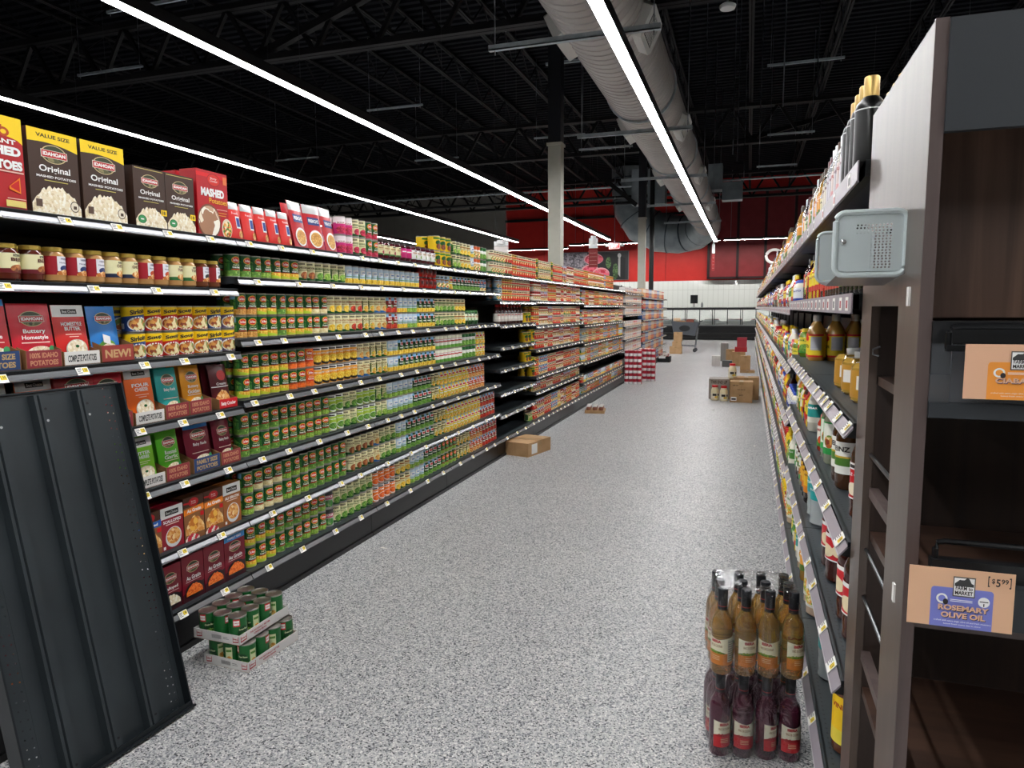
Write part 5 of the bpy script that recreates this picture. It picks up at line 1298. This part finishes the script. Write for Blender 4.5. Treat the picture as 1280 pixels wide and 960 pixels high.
# sign cards
def card(x, y, z, wd, h, bc, inner, ink, name, price, label, slope=0.):
    t = thing('sign_card', label, 'sign', (x, y, z))
    b = MB(); b.box(0, 0, 0, wd, .0012, h, M(bc, .55)); obj('card_sheet', b, t)
    p = MB(); C = Canvas(p, flat(-.0002, wd / 2), wd / 2, h, eps=.00016); IN = M(inner, .5); K_ = M(ink, .5)
    C.rect(-.56, 0, .62, .62, IN); C.rect(-.50, .62, .56, .68, IN); C.ell(-.50, .62, .06, .06, IN); C.ell(.56, .62, .06, .06, IN)
    C.rect(-.15, .54, .27, .88, M('5a5450', .5)); C.rect(-.13, .56, .25, .86, WHITE); C.heap(-.12, .24, .72, .88, M('3a3a3a', .5), n=8, jag=.5)
    C.text('FARM to', .06, .69, .32, .065, K_, .02); C.text('MARKET', .06, .61, .34, .065, K_, .03)
    C.ell(-.35, .49, .11, .085, WHITE); C.ell(-.35, .49, .07, .055, M(inner, .5)); C.ell(-.28, .44, .05, .05, K_); C.ell(.44, .49, .11, .085, WHITE); C.rect(.36, .49, .52, .505, K_); C.rect(.43, .42, .45, .47, K_)
    if name:
        for dx, dm_ in ((.012, M('3a3a5a', .5)), (0, M(bc, .55))):
            C.text(name[0], .06 + dx, .35 - dx, .96, .095, dm_, .04)
            if len(name) > 1: C.text(name[1], .06 + dx, .225 - dx, .84, .095, dm_, .04)
    C.text('crafted with extra virgin olive oil and fresh rosemary', .05, .12, 1.08, .035, WHITE, .0); C.text('baked fresh every day in store', .05, .07, .7, .03, WHITE, .0)
    C.rect(-.2, .49, .22, .5, WHITE); C.rect(-.2, .465, .22, .475, WHITE)
    if price: C.text('[', .5, .86, .035, .18, K_); C.text('$', .58, .87, .06, .09, K_, .02); C.text('5', .67, .85, .08, .13, K_, .02); C.text('99', .79, .88, .13, .08, K_, .02); C.text(']', .89, .86, .035, .18, K_)
    obj('card_print', p, t); return t
card(.231, 1.10, 1.044, .13, .086, 'ddb08e', '7a80cc', '2a2426', ('ROSEMARY', 'OLIVE OIL'), True, 'tan and blue sign card reading rosemary olive oil, clipped to the wooden display')
card(.294, 1.142, 1.368, .13, .078, 'e0b090', 'f09a3c', '2a2426', ('CIABATTA',), False, 'tan and orange ciabatta sign card in the upper rail of the wooden display')
# perforated metal holder on the side
GB = M('c6d1d2', .45, .1)
hb = thing('wire_holder', 'grey perforated metal holder box fixed to the side of the wooden display', 'holder', (.135, 1.30, 1.552))
def perf(wd, h, nx, nz, mt):
    b = MB()
    x0, x1, z0, z1 = .03, .085, .01, .084
    b.box(.001, 0, .004, x0, .0015, h - .003, mt); b.box(x1, 0, .004, wd - .001, .0015, h - .003, mt); b.box(x0, 0, z1, x1, .0015, h - .0, mt); b.box(x0, 0, .0, x1, .0015, z0, mt); b.box(.012, 0, -.001, wd - .012, .0015, .006, mt)
    cx, cz = (x1 - x0) / nx, (z1 - z0) / nz
    for j in range(nz):
        for i in range(nx):
            a0, a1, c0, c1 = x0 + i * cx, x0 + (i + 1) * cx, z0 + j * cz, z0 + (j + 1) * cz
            ox = cx * .25 if j % 2 else -cx * .0
            mx_, mz_ = (a0 + a1) / 2 + ox * .6, (c0 + c1) / 2; r = min(cx, cz) * .34
            ring_ = [(mx_ + r * math.cos(PI / 4 * k + PI / 8), mz_ + r * math.sin(PI / 4 * k + PI / 8)) for k in range(8)]
            sq = [(a1, mz_ + (c1 - mz_) * .4), ((mx_ + a1) / 2, c1), ((mx_ + a0) / 2, c1), (a0, mz_ + (c1 - mz_) * .4), (a0, mz_ - (mz_ - c0) * .4), ((mx_ + a0) / 2, c0), ((mx_ + a1) / 2, c0), (a1, mz_ - (mz_ - c0) * .4)]
            cor = {0: (a1, c1), 2: (a0, c1)[::1], }
            vs = [(p[0], 0, p[1]) for p in ring_] + [(p[0], 0, p[1]) for p in sq] + [(a1, 0, c1), (a0, 0, c1), (a0, 0, c0), (a1, 0, c0)]
            fs = [(k, (k + 1) % 8, 8 + (k + 1) % 8, 8 + k) for k in range(8)] + [(8, 16, 9), (10, 17, 11), (12, 18, 13), (14, 19, 15)]
            b.add(vs, fs, mt)
    return b
WD, HH = .106, .103
def rframe(wd, h, y, r, rad, mt):
    pts = []
    for cx, cz, a0 in ((wd - rad, rad, -90), (wd - rad, h - rad, 0), (rad, h - rad, 90), (rad, rad, 180)):
        for k in range(5): a = math.radians(a0 + k * 22.5); pts.append((cx + rad * math.cos(a), y, cz + rad * math.sin(a)))
    return MB().tube(pts, r, mt, 8, closed=True)
obj('front_rim', rframe(WD, HH, 0, .0048, .014, GB), hb)
obj('perforated_front', perf(WD, HH, 10, 16, GB), hb)
b = MB(); b.T = Matrix.Translation((.012, -.002, .055)) @ Matrix.Rotation(PI / 2, 4, 'X'); b.lathe([(.0045, 0), (.0045, .001), (.002, .003)], 14, mt=M('d8dadb', .25, .8)); tag(obj('rivet', b, hb), 'bright round rivet')
obj('rear_rim', rframe(WD, HH, .33, .0035, .014, GB), hb)
b = MB(); b.box(.004, .328, .004, WD - .004, .33, HH - .004, GB); obj('rear_plate', b, hb)
b = MB(); b.add([(.004, .0, .0), (WD - .004, .0, .0), (WD - .004, .16, -.012), (.004, .16, -.012), (.004, .33, .0), (WD - .004, .33, .0)], [(0, 1, 2, 3), (3, 2, 5, 4)], M('8f8a8c', .3, .6)); b.add([(.004, .0, -.0015), (WD - .004, .0, -.0015), (WD - .004, .16, -.0135), (.004, .16, -.0135), (.004, .33, -.0015), (WD - .004, .33, -.0015)], [(0, 1, 2, 3), (3, 2, 5, 4)], M('8f8a8c', .3, .6)); obj('bottom_tray', b, hb)
b = MB(); b.box(.1, .12, .078, .106, .14, .088, BLACK); obj('mounting_bolt', b, hb)
# ------------------------------------------------------------ leaning steel panel
PB = Vector((-1.985, 1.968, 0)); ex = Vector((-.05, -.9987, 0)).normalized(); ey = (Vector((-2.247, 1.985, 1.225)) - PB).normalized(); ex = (ex - ey * ex.dot(ey)).normalized(); ez = ey.cross(ex) * 1
if ez.x < 0: ez = -ez
Mp = Matrix(((ex.x, ey.x, ez.x, PB.x), (ex.y, ey.y, ez.y, PB.y), (ex.z, ey.z, ez.z, PB.z + .004), (0, 0, 0, 1)))
PM = noisy('dark_painted_steel', '2a3034', '30373b', 5, .42, .2, bump=.02); PM2 = M('1b2024', .4, .2)
ln = thing('shelf_panel', 'dark grey ribbed steel shelf panel leaning against the near shelves', 'steel panel')
PW, PH = .593, 1.25
b = MB(); b.T = Mp; b.box(.065, 0, 0, .528, PH, .0015, PM)
for s0 in (.022, .528):
    b.box(s0 - .02 if s0 < .1 else s0 + .043, 0, 0, s0 if s0 < .1 else PW, PH, .0015, PM)
    n = 42; cy = PH / n
    for j in range(n):
        for i in range(2):
            a0 = s0 + i * .0215; a1 = a0 + .0215; c0 = j * cy; c1 = c0 + cy
            o = .5 * cy * (i % 2) * 0; h0, h1, g0, g1 = a0 + .0085, a1 - .0085, c0 + cy * (.3 + .2 * i), c0 + cy * (.44 + .2 * i)
            vs = [(a0, c0, .0008), (a1, c0, .0008), (a1, c1, .0008), (a0, c1, .0008), (h0, g0, .0008), (h1, g0, .0008), (h1, g1, .0008), (h0, g1, .0008)]
            b.add(vs, [(0, 1, 5, 4), (1, 2, 6, 5), (2, 3, 7, 6), (3, 0, 4, 7)], PM)
obj('sheet', b, ln)
for x in (.165, .315, .465):
    b = MB(); b.T = Mp; b.prism([(x - .034, .0016), (x - .030, .030), (x - .006, .030), (x - .002, .022), (x + .002, .030), (x + .012, .030), (x + .016, .0016)], 1, .01, PH - .01, PM)
    obj('stiffening_rib', b, ln)
    for yy in (.05, PH - .06, PH - .10):
        b = MB(); b.T = Mp @ Matrix.Translation((x - .018, yy, .0302)); b.lathe([(.0045, 0), (.0045, .0005)], 10, mt=M('0a0b0c', .5) if yy != PH - .10 else M('c8cccf', .3, .8)); obj('screw_hole' if yy != PH - .10 else 'screw', b, ln)
b = MB(); b.T = Mp
b.box(-.006, 0, -.03, 0, PH, .032, PM2); b.box(PW, 0, -.03, PW + .006, PH, .032, PM2); b.box(-.006, PH, -.03, PW + .006, PH + .005, .012, PM2)
obj('edge_flange', b, ln)
b = MB(); b.T = Mp; b.box(-.010, -.003, -.02, PW + .01, .004, .045, PM2); b.box(-.006, 0, .03, PW, .02, .034, PM2); obj('base_flange', b, ln)
# ------------------------------------------------------------ bottle packs on the floor
def winebottle(c, tr, ltop, lbot, leaf):
    root = MB(); root.lathe([(.030, 0), (.0345, .006), (.0345, .165), (.031, .185), (.020, .205), (.0145, .222), (.0140, .27)], 24, mt=M(c, .05, trans=tr, coat=1., ior=1.36))
    cp = MB(); cp.lathe([(.0160, .215), (.0162, .262), (.0168, .266), (.0168, .284), (.015, .287)], 20, mt=M('1c1f24', .35)); cp.lathe([(.0164, .228), (.0164, .2305)], 20, mt=M('a8383a', .4), capb=False, capt=False)
    lb = MB(); C = Canvas(lb, wrap(.0349, .035), .0349 * 1.5, .095, seg=.005, eps=.0002)
    C.span(-1, .99, lambda t: 0, lambda t: .9 + .1 * abs(2 * t - .8), M(ltop, .45), n=14); C.rect(-1, 0, .99, .42, M(lbot, .45)); C.heap(-1, .3, .40, .52, food('6a8a2a', '8aa83a', '4a6a1c', scale=300) if leaf else M('a82a30', .4), n=20, jag=.35)
    C.text('IBERIA', -.3, .84, .62, .1, M('b01a24', .4), .05); C.text('VINO DE COCINAR', -.3, .68, .8, .09, M('9a7a3a', .4), .02)
    for v in (.3, .24, .18): C.rect(-.55, v, -.05, v + .02, M('e8c8a0', .4))
    C.rect(.42, .12, .95, .92, M('c9cbb4', .45))
    for k in range(9): C.rect(.46, .17 + k * .082, .9, .19 + k * .082, M('3a3a34', .5), keep=True)
    return Proto(root, [('capsule', cp), ('label', lb)])
WA = winebottle('ffcc78', .8, 'f4f0d4', 'cc7c34', True); WR = winebottle('6a2a44', .5, 'f0ecd4', 'cc2c34', False)
ang = math.radians(10); cA, sA = math.cos(ang), math.sin(ang); ox, oy = -.052, 2.325
rots = [[.25, -.8, -.1, -.9], [1.0, .3, 2, -.5], [.6, -1, .2, 1]]
ROWN = ['front row', 'middle row', 'rear row']
for lay, (P_, z, dsc, grp) in enumerate(((WR, .0, 'dark red cooking wine bottle', 'dark cooking wine bottles in the lower pack'), (WA, .2885, 'amber cooking wine bottle', 'amber cooking wine bottles in the upper pack'))):
    for j in range(3):
        for i in range(4):
            u, v_ = i * .075, j * .075
            x = ox + cA * u - sA * v_ + (0 if lay == 0 else .0); y = oy + sA * u + cA * v_
            r0 = rots[j][i] if lay else [-.9, -.55, -1.3, -.6][i] if j == 0 else rots[j][(i + 1) % 4]
            place('wine_bottle', P_, x, y, z, -r0 * .9 + ang, '%s, %s from the aisle side, %s, %s pack' % (dsc, nth(i), ROWN[j], ('lower', 'upper')[lay]), 'bottle', grp)
def film_mat():
    mt = bpy.data.materials.new('shrink_film'); mt.use_nodes = True; nt = mt.node_tree; nt.nodes.clear()
    o = nt.nodes.new('ShaderNodeOutputMaterial'); tr = nt.nodes.new('ShaderNodeBsdfTransparent'); gl = nt.nodes.new('ShaderNodeBsdfGlossy'); mx = nt.nodes.new('ShaderNodeMixShader')
    gl.inputs['Color'].default_value = (.95, .95, .97, 1); gl.inputs['Roughness'].default_value = .12
    lw = nt.nodes.new('ShaderNodeLayerWeight'); lw.inputs[0].default_value = .35
    n = nt.nodes.new('ShaderNodeTexNoise'); n.inputs['Scale'].default_value = 14; n.inputs['Distortion'].default_value = 2.5; nt.links.new(coords(nt, (1, 1, .5)), n.inputs['Vector'])
    bp = nt.nodes.new('ShaderNodeBump'); bp.inputs['Strength'].default_value = .8; bp.inputs['Distance'].default_value = .02; nt.links.new(n.outputs[0], bp.inputs['Height'])
    nt.links.new(bp.outputs[0], gl.inputs['Normal']); nt.links.new(bp.outputs[0], lw.inputs['Normal'])
    mm = nt.nodes.new('ShaderNodeMath'); mm.operation = 'MULTIPLY_ADD'; mm.inputs[1].default_value = .38; mm.inputs[2].default_value = .05
    nt.links.new(lw.outputs['Facing'], mm.inputs[0]); nt.links.new(mm.outputs[0], mx.inputs[0]); nt.links.new(tr.outputs[0], mx.inputs[1]); nt.links.new(gl.outputs[0], mx.inputs[2]); nt.links.new(mx.outputs[0], o.inputs[0])
    return mt
FILM = film_mat()
def film(z, label):
    b = MB(); N = 56; rnd = random.Random(int(z * 100) + 2); hw, hd, rad = 1.5 * .075 + .039, .075 + .039, .036
    cx, cy = 1.5 * .075, .075
    def outline(k, sc, bulge):
        a = 2 * PI * k / N; c_, s_ = math.cos(a), math.sin(a)
        n_ = 6.; rr = 1 / ((abs(c_) ** n_ + abs(s_) ** n_) ** (1 / n_))
        x = hw * rr * c_ * sc; y = hd * rr * s_ * sc
        return cx + x, cy + y
    levels_ = [(.004, .97, 0), (.03, 1.0, 0), (.07, 1.0, 1), (.115, 1.0, 1), (.165, .99, 1), (.2, .95, 2), (.235, .90, 2), (.265, .87, 2), (.284, .85, 2), (.2895, .8, 1), (.290, .35, 0)]
    if z == 0: levels_ = levels_[:-2] + [(.2875, .8, 0)]
    vs = []
    for zz, sc, w_ in levels_:
        for k in range(N):
            x, y = outline(k, sc + (rnd.random() - .5) * .012 * w_, 0); vs.append((x, y, zz + (rnd.random() - .5) * .004 * (w_ > 0) * (z > 0)))
    b.add(vs, [(j * N + k, j * N + (k + 1) % N, (j + 1) * N + (k + 1) % N, (j + 1) * N + k) for j in range(len(levels_) - 1) for k in range(N)], FILM, True)
    t = tag(obj('shrink_wrap', b, None, (ox, oy, z), ang), label, 'shrink wrap')
    return t
film(0, 'clear crinkled shrink wrap around the dark wine bottles on the floor'); film(.2885, 'clear crinkled shrink wrap around the amber wine bottles of the upper pack')
# ------------------------------------------------------------ trays of green bean cans on the floor
def d_lib(C, n):
    C.ell(-.1, .35, .5, .3, G2); C.heap(-.8, .6, 0, .36, F['beans']); C.rect(-.95, .66, -.4, .98, M('c8303a', .4)); C.rect(-.9, .72, -.45, .92, WHITE); C.text("Libby's", -.67, .82, .4, .08, RED, .02); C.text('Green Beans', -.1, .52, .8, .08, M('dfe8b8', .4), .02)
    C.rect(.5, .15, 1.05, .8, M('cfd8a8', .45)); C.rect(.55, .6, 1, .7, M('5a8a3a', .4)); C.ell(.8, .3, .2, .12, F['chick'])
LCAN = [can(M('17602a', .35), d_lib, r=.0372, rot=rr) for rr in (0, .9, -.9, 2.0)]
def canTray(x, y, z, rz, label):
    t = thing('can_tray', label, 'tray', (x, y, z), rz); W_, D_, h_ = .240, .318, .042; wc = M('dddbd8', .6)
    b = MB(); b.box(0, 0, 0, W_, D_, .0015, CARD); b.box(0, 0, 0, W_, .0025, h_, wc); b.box(0, D_ - .0025, 0, W_, D_, h_, wc); b.box(0, 0, 0, .0025, D_, h_, wc); b.box(W_ - .0025, 0, 0, W_, D_, h_, wc); obj('card_tray', b, t)
    p = MB(); C = Canvas(p, flat(0, W_ / 2), W_ / 2, h_); LG = M('b02838', .5)
    for cu in (-.75, .84): C.slant(cu - .12, cu + .12, .2, .28, .78, .84, LG); C.slant(cu - .1, cu + .1, .32, .4, .78, .84, M('e8e4e0', .5)); C.text("Libby's", cu, .58, .19, .24, LG, .04)
    for k in range(12): C.rect(-.18 + k * .035, .35, -.165 + k * .035, .75, LOGO, keep=True)
    C.k += 1; C.rect(.3, .6, .5, .64, LOGO); C.rect(.3, .45, .55, .49, LOGO)
    obj('tray_print', p, t); p = MB()
    C2 = Canvas(p, lambda u, v, o: (W_ + o, D_ / 2 + u, v), D_ / 2, h_)
    C2.slant(-.95, -.72, .2, .25, .8, .85, LG); C2.slant(-.93, -.74, .34, .38, .8, .85, M('e8e4e0', .5)); C2.text("Libby's", -.835, .58, .18, .24, LG, .04); C2.text('THE NATURALLY BETTER', -.2, .66, .8, .18, LG, .03); C2.text('GREEN BEAN', -.2, .36, .5, .18, LG, .03)
    obj('side_print', p, t)
    c_, s_ = math.cos(rz), math.sin(rz)
    for j in range(4):
        for i in range(3):
            lx, ly = .042 + i * .078, .042 + j * .078
            place('bean_can', LCAN[(i * 2 + j * 3 + (z > 0)) % 4], x + c_ * lx - s_ * ly, y + s_ * lx + c_ * ly, z + .002, rz + random.uniform(-.3, .3) + (.4 if i == 2 else 0),
                  'green bean can, %s across and %s deep in the %s floor tray' % (nth(i), nth(j), 'upper' if z > 0 else 'lower'), 'can', 'green bean cans in the floor trays')
canTray(-2.165, 2.262, 0, math.radians(-3), 'white card tray of green bean cans standing on the floor, lower one')
canTray(-2.200, 2.250, .1135, math.radians(-1), 'white card tray of green bean cans stacked on the lower tray')
# ------------------------------------------------------------ cartons and things along the aisle
def cbox(x, y, wd, dp, h, rz, label, mt=None, tape=True, lab=None, z=0, words=None, name='cardboard_box', flap=False):
    t = thing(name, label, 'box', (x, y, z), rz)
    m_ = mt or CARD
    b = MB(); b.box(-wd / 2, -dp / 2, 0, wd / 2, dp / 2, h, m_); b.box(-.001, -dp / 2 - .0005, h * .2, .001, -dp / 2, h, M('6a5034', .7))
    obj('carton', b, t)
    if tape:
        b = MB(); b.box(-.03, -dp / 2 - .001, h - .05, .03, -dp / 2, h, M('9a7a50', .35)); b.box(-.03, -dp / 2 - .001, h, .03, dp / 2 + .001, h + .0008, M('9a7a50', .35)); obj('packing_tape', b, t)
    if words or lab:
        p = MB(); C = Canvas(p, flat(-dp / 2, 0), wd / 2, h, eps=.0006)
        if lab: C.rect(-.9, .08, -.4, .26, WHITE); C.rect(-.85, .12, -.45, .2, LOGO)
        for (w_, cu, cv, wu, hv) in words or (): C.text(w_, cu, cv, wu, hv, M('4a3420', .6), .03)
        obj('box_print', p, t)
    return t
t = cbox(-2.16, 6.86, .31, .46, .14, math.radians(-14), 'brown taped cardboard box on the floor beside the vegetable shelves', tape=False)
b = MB(); b.box(-.155, -.03, .14, .155, .03, .1408, M('9a7a50', .35)); b.box(-.156, -.03, .09, -.155, .03, .14, M('9a7a50', .35)); b.box(.156, -.03, .09, .1555, .03, .14, M('9a7a50', .35)); b.box(.155, -.16, .02, .1558, -.05, .12, WHITE); obj('packing_tape', b, t)
cbox(-.07, 11.60, .34, .25, .33, .0, 'brown printed cardboard box beside the red lidded jars', words=[('SAUCE', .0, .35, .35, .07), ('KEEP DRY', -.5, .82, .5, .05), ('THIS SIDE UP', 0, .62, .7, .05)], lab=True)
cbox(.0, 12.02, .40, .28, .36, .0, 'second brown cardboard box behind the printed one with white flap')
cbox(-.42, 12.0, .32, .36, .33, 0, 'grey printed cardboard box behind the red lidded jars', mt=M('9c958c', .7), tape=False, words=[('THIS END UP', 0, .85, 1.6, .16)])
JM_ = MB(); JM_.lathe([(.055, 0), (.064, .01), (.064, .13), (.060, .17), (.046, .2), (.044, .225)], 20, mt=M('e4d9b4', .3, coat=.4))
lidm = MB(); lidm.lathe([(.048, .212), (.048, .243), (.045, .246)], 20, mt=RC)
lbm = MB(); lbm.lathe([(.0648, .03), (.0648, .12)], 20, mt=M('e8e2cc', .4), capb=False, capt=False); C = Canvas(lbm, wrap(.0648, .03), .08, .09, seg=.012); C.rect(-.6, .5, .2, .9, LOGO); C.ell(.2, .3, .4, .2, F['mix']); C.rect(.4, .5, .8, .9, LOGO)
JP = Proto(JM_, [('lid', lidm), ('label', lbm)])
for x, y, z, lb in ((-.475, 11.68, 0, 'gallon jar with red lid standing farthest from the cardboard box'), (-.335, 11.60, 0, 'gallon jar with red lid touching the brown printed box'), (-.22, 11.98, .332, 'gallon jar with red lid standing on top of the boxes')):
    place('sauce_jar', JP, x, y, z, .2, lb, 'jar', 'gallon jars with red lids')
cbox(-.22, 12.02, .1, .2, .33, 0, 'narrow brown box supporting the upper red lidded jar', tape=False)
cbox(.07, 12.9, .24, .2, .1, 0, 'white open carton on the floor next to the bottle shelves', mt=M('dcdcd8', .6), tape=False)
for x, y, wd, dp, h, z, lb, mt in ((-.03, 17.0, .22, .25, .32, .06, 'upright brown box on a low crate by the bottle shelves', None), (.02, 16.9, .32, .35, .05, 0, 'low flat brown tray under the upright box', None), (-.2, 18.8, .32, .3, .36, 0, 'brown box carrying red packages near the row end', None),
                                 (-.15, 18.8, .3, .25, .12, .362, 'red printed carton on top of the brown box', M('a8242c', .5)), (-.13, 18.8, .24, .2, .24, .484, 'red and white carton topmost of its stack', M('9c2a38', .5)),
                                 (-.6, 20.4, .2, .3, .5, 0, 'tall grey box standing in the aisle far down', M('8f8d8a', .6)), (-.44, 20.2, .22, .3, .34, 0, 'brown box beside the tall grey box', None), (-.47, 18.4, .24, .2, .16, 0, 'black and white carton on the floor before the far boxes', M('5a5c5c', .5)), (-.75, 18.6, .2, .2, .26, 0, 'white carton with red base on the floor far down', M('d8d4d0', .5))):
    cbox(x, y, wd, dp, h, 0, lb, mt=mt, z=z, tape=mt is None)
# small tray of jars on floor
t = thing('jar_tray', 'small wrapped tray of jars on the floor before the soup shelves', 'tray', (-2.06, 9.85, 0), math.radians(8))
b = MB(); b.box(-.14, -.16, 0, .14, .16, .04, CARD); obj('tray_base', b, t)
for i in range(3):
    for j in range(3):
        b = MB(); b.lathe([(.03, .041), (.034, .045), (.034, .075), (.02, .09)], 12, c=(-.09 + i * .09, -.1 + j * .1), mt=M('8a5a48', .3)); b.lathe([(.031, .0905), (.031, .102)], 12, c=(-.09 + i * .09, -.1 + j * .1), mt=M('e0dcd8', .4)); obj('wrapped_jar', b, t)
# stacked red and white multipacks
for sx, (x, y, n) in enumerate(((-2.12, 13.75, 6), (-1.93, 14.35, 6))):
    for k in range(n):
        t = thing('can_multipack', 'red and white multipack, %s from the floor in the %s stack by the shelves' % (nth(k), ('nearer', 'farther')[sx]), 'multipack', (x, y, k * .112), 0, 'red and white multipacks')
        b = MB()
        for i in range(4):
            b.lathe([(.038, .001), (.04, .004), (.04, .05)], 12, c=(-.126 + i * .084, -.06), mt=WHITE); b.lathe([(.04, .05), (.04, .105), (.037, .108)], 12, c=(-.126 + i * .084, -.06), mats=[M('a81c30', .4), WHITE])
            b.lathe([(.04, .001), (.04, .108)], 12, c=(-.126 + i * .084, .03), mt=M('a81c30', .4))
        obj('packed_cans', b, t)
# black bin tray at the row end, boxes by the cart
b = MB(); b.box(-.2, -.2, 0, .2, .2, .16, BLACK); b.box(-.16, -.16, .16, .16, .16, .24, food('b8a8a0', '8a3a34', 'd8d0c8', scale=20)); C = Canvas(b, flat(-.2), .2, .2); C.rect(-.5, .55, .4, .85, WHITE)
tag(obj('black_crate', b, None, (-2.2, 19.6, 0)), 'low black crate of goods at the end of the can row', 'crate')
cbox(-2.2, 23.2, .38, .3, .24, 0, 'brown box at the bottom of the stack beside the cart'); cbox(-2.17, 23.2, .28, .25, .16, 0, 'middle brown box of the stack beside the cart', z=.2415); cbox(-2.14, 23.2, .26, .25, .3, 0, 'top brown box of the stack beside the cart', z=.403)
# shopping cart
sc_ = thing('shopping_cart', 'grey plastic shopping cart loaded with cartons near the meat case', 'shopping cart', (-1.95, 24.3, 0), math.radians(0))
CG = M('4c5056', .45)
b = MB(); b.prism([(-.42, .62), (.28, .55), (.40, 1.0), (-.5, 1.03)], 1, -.25, -.235, CG); b.prism([(-.42, .62), (.28, .55), (.40, 1.0), (-.5, 1.03)], 1, .235, .25, CG)
b.add([(-.42, -.25, .62), (.28, -.25, .55), (.28, .25, .55), (-.42, .25, .62)], [(0, 1, 2, 3)], CG); b.add([(.28, -.25, .55), (.40, -.25, 1.0), (.40, .25, 1.0), (.28, .25, .55)], [(0, 1, 2, 3)], CG); b.add([(-.42, -.25, .62), (-.5, -.25, 1.03), (-.5, .25, 1.03), (-.42, .25, .62)], [(0, 1, 2, 3)], CG)
C = Canvas(b, flat(-.25), .4, 1); C.ell(-.15, .8, .45, .1, M('1c1d20', .4)); obj('basket', b, sc_)
b = MB()
for s in (-.23, .23): b.tube([(.36, s, .8), (.30, s, .3), (.28, s, .14)], .014, STEEL, 8); b.tube([(-.45, s, .22), (.3, s, .2)], .014, STEEL, 8); b.tube([(-.4, s, .62), (-.42, s, .16)], .014, STEEL, 8)
for yy in (-.23, .23): pass
b.tube([(.3, -.23, .2), (.3, .23, .2)], .012, STEEL, 8); b.tube([(-.45, -.23, .22), (-.45, .23, .22)], .012, STEEL, 8)
for k in range(6): b.tube([(-.35 + k * .12, -.23, .215), (-.35 + k * .12, .23, .215)], .006, STEEL, 6)
obj('cart_frame', b, sc_)
obj('handle', MB().tube([(.42, -.27, 1.02), (.5, -.27, 1.05), (.5, .27, 1.05), (.42, .27, 1.02)], .016, M('2a2c30', .4), 8), sc_)
for x in (-.42, .28):
    for s in (-.23, .23):
        b = MB(); b.T = Matrix.Translation((x, s + .015, .065)) @ Matrix.Rotation(PI / 2, 4, 'X'); b.lathe([(.06, 0), (.065, .005), (.065, .025), (.06, .03)], 16, mt=M('3a3c40', .5)); obj('wheel', b, sc_)
for i, (x, z, wd, h, c_) in enumerate(((-.2, .63, .3, .42, 'a87c54'), (.1, .63, .24, .46, '8a4a3a'), (-.33, 1.04, .2, .1, 'c8a888'))):
    cbox(-1.95 + x, 24.3, wd, .3, h, 0, '%s in the shopping cart basket' % ('large brown carton standing', 'reddish brown carton standing', 'small pale carton lying on top')[i], mt=M(c_, .6), z=z, tape=False)
# paper scraps on the floor
for i, (px, py) in enumerate(((826, 461), (836, 470), (943, 558), (972, 638), (480, 686), (891, 513))):
    d = ray(px, py); t_ = -CAMZ / d[2]; x, y = d[0] * t_, d[1] * t_
    b = MB(); r_ = .03; b.add([(-r_, -.008, .002), (r_ * .8, -.012, .006), (r_, .01, .003), (-r_ * .6, .012, .009)], [(0, 1, 2, 3)], M('e4e0d8', .6)); b.add([(-r_, -.008, .0015), (r_ * .8, -.012, .0055), (r_, .01, .0025), (-r_ * .6, .012, .0085)], [(0, 1, 2, 3)], M('e4e0d8', .6))
    tag(obj('paper_scrap', b, None, (x, y, 0), i * .7), ['tiny pale scrap on the floor by the black crate', 'tiny pale scrap on the open floor past the multipacks', 'thin white scrap beside the bottle shelf edge', 'crumpled clear scrap near the wine packs', 'small yellowish scrap before the vegetable shelves', 'tiny brown scrap before the gallon jars'][i], 'scrap')
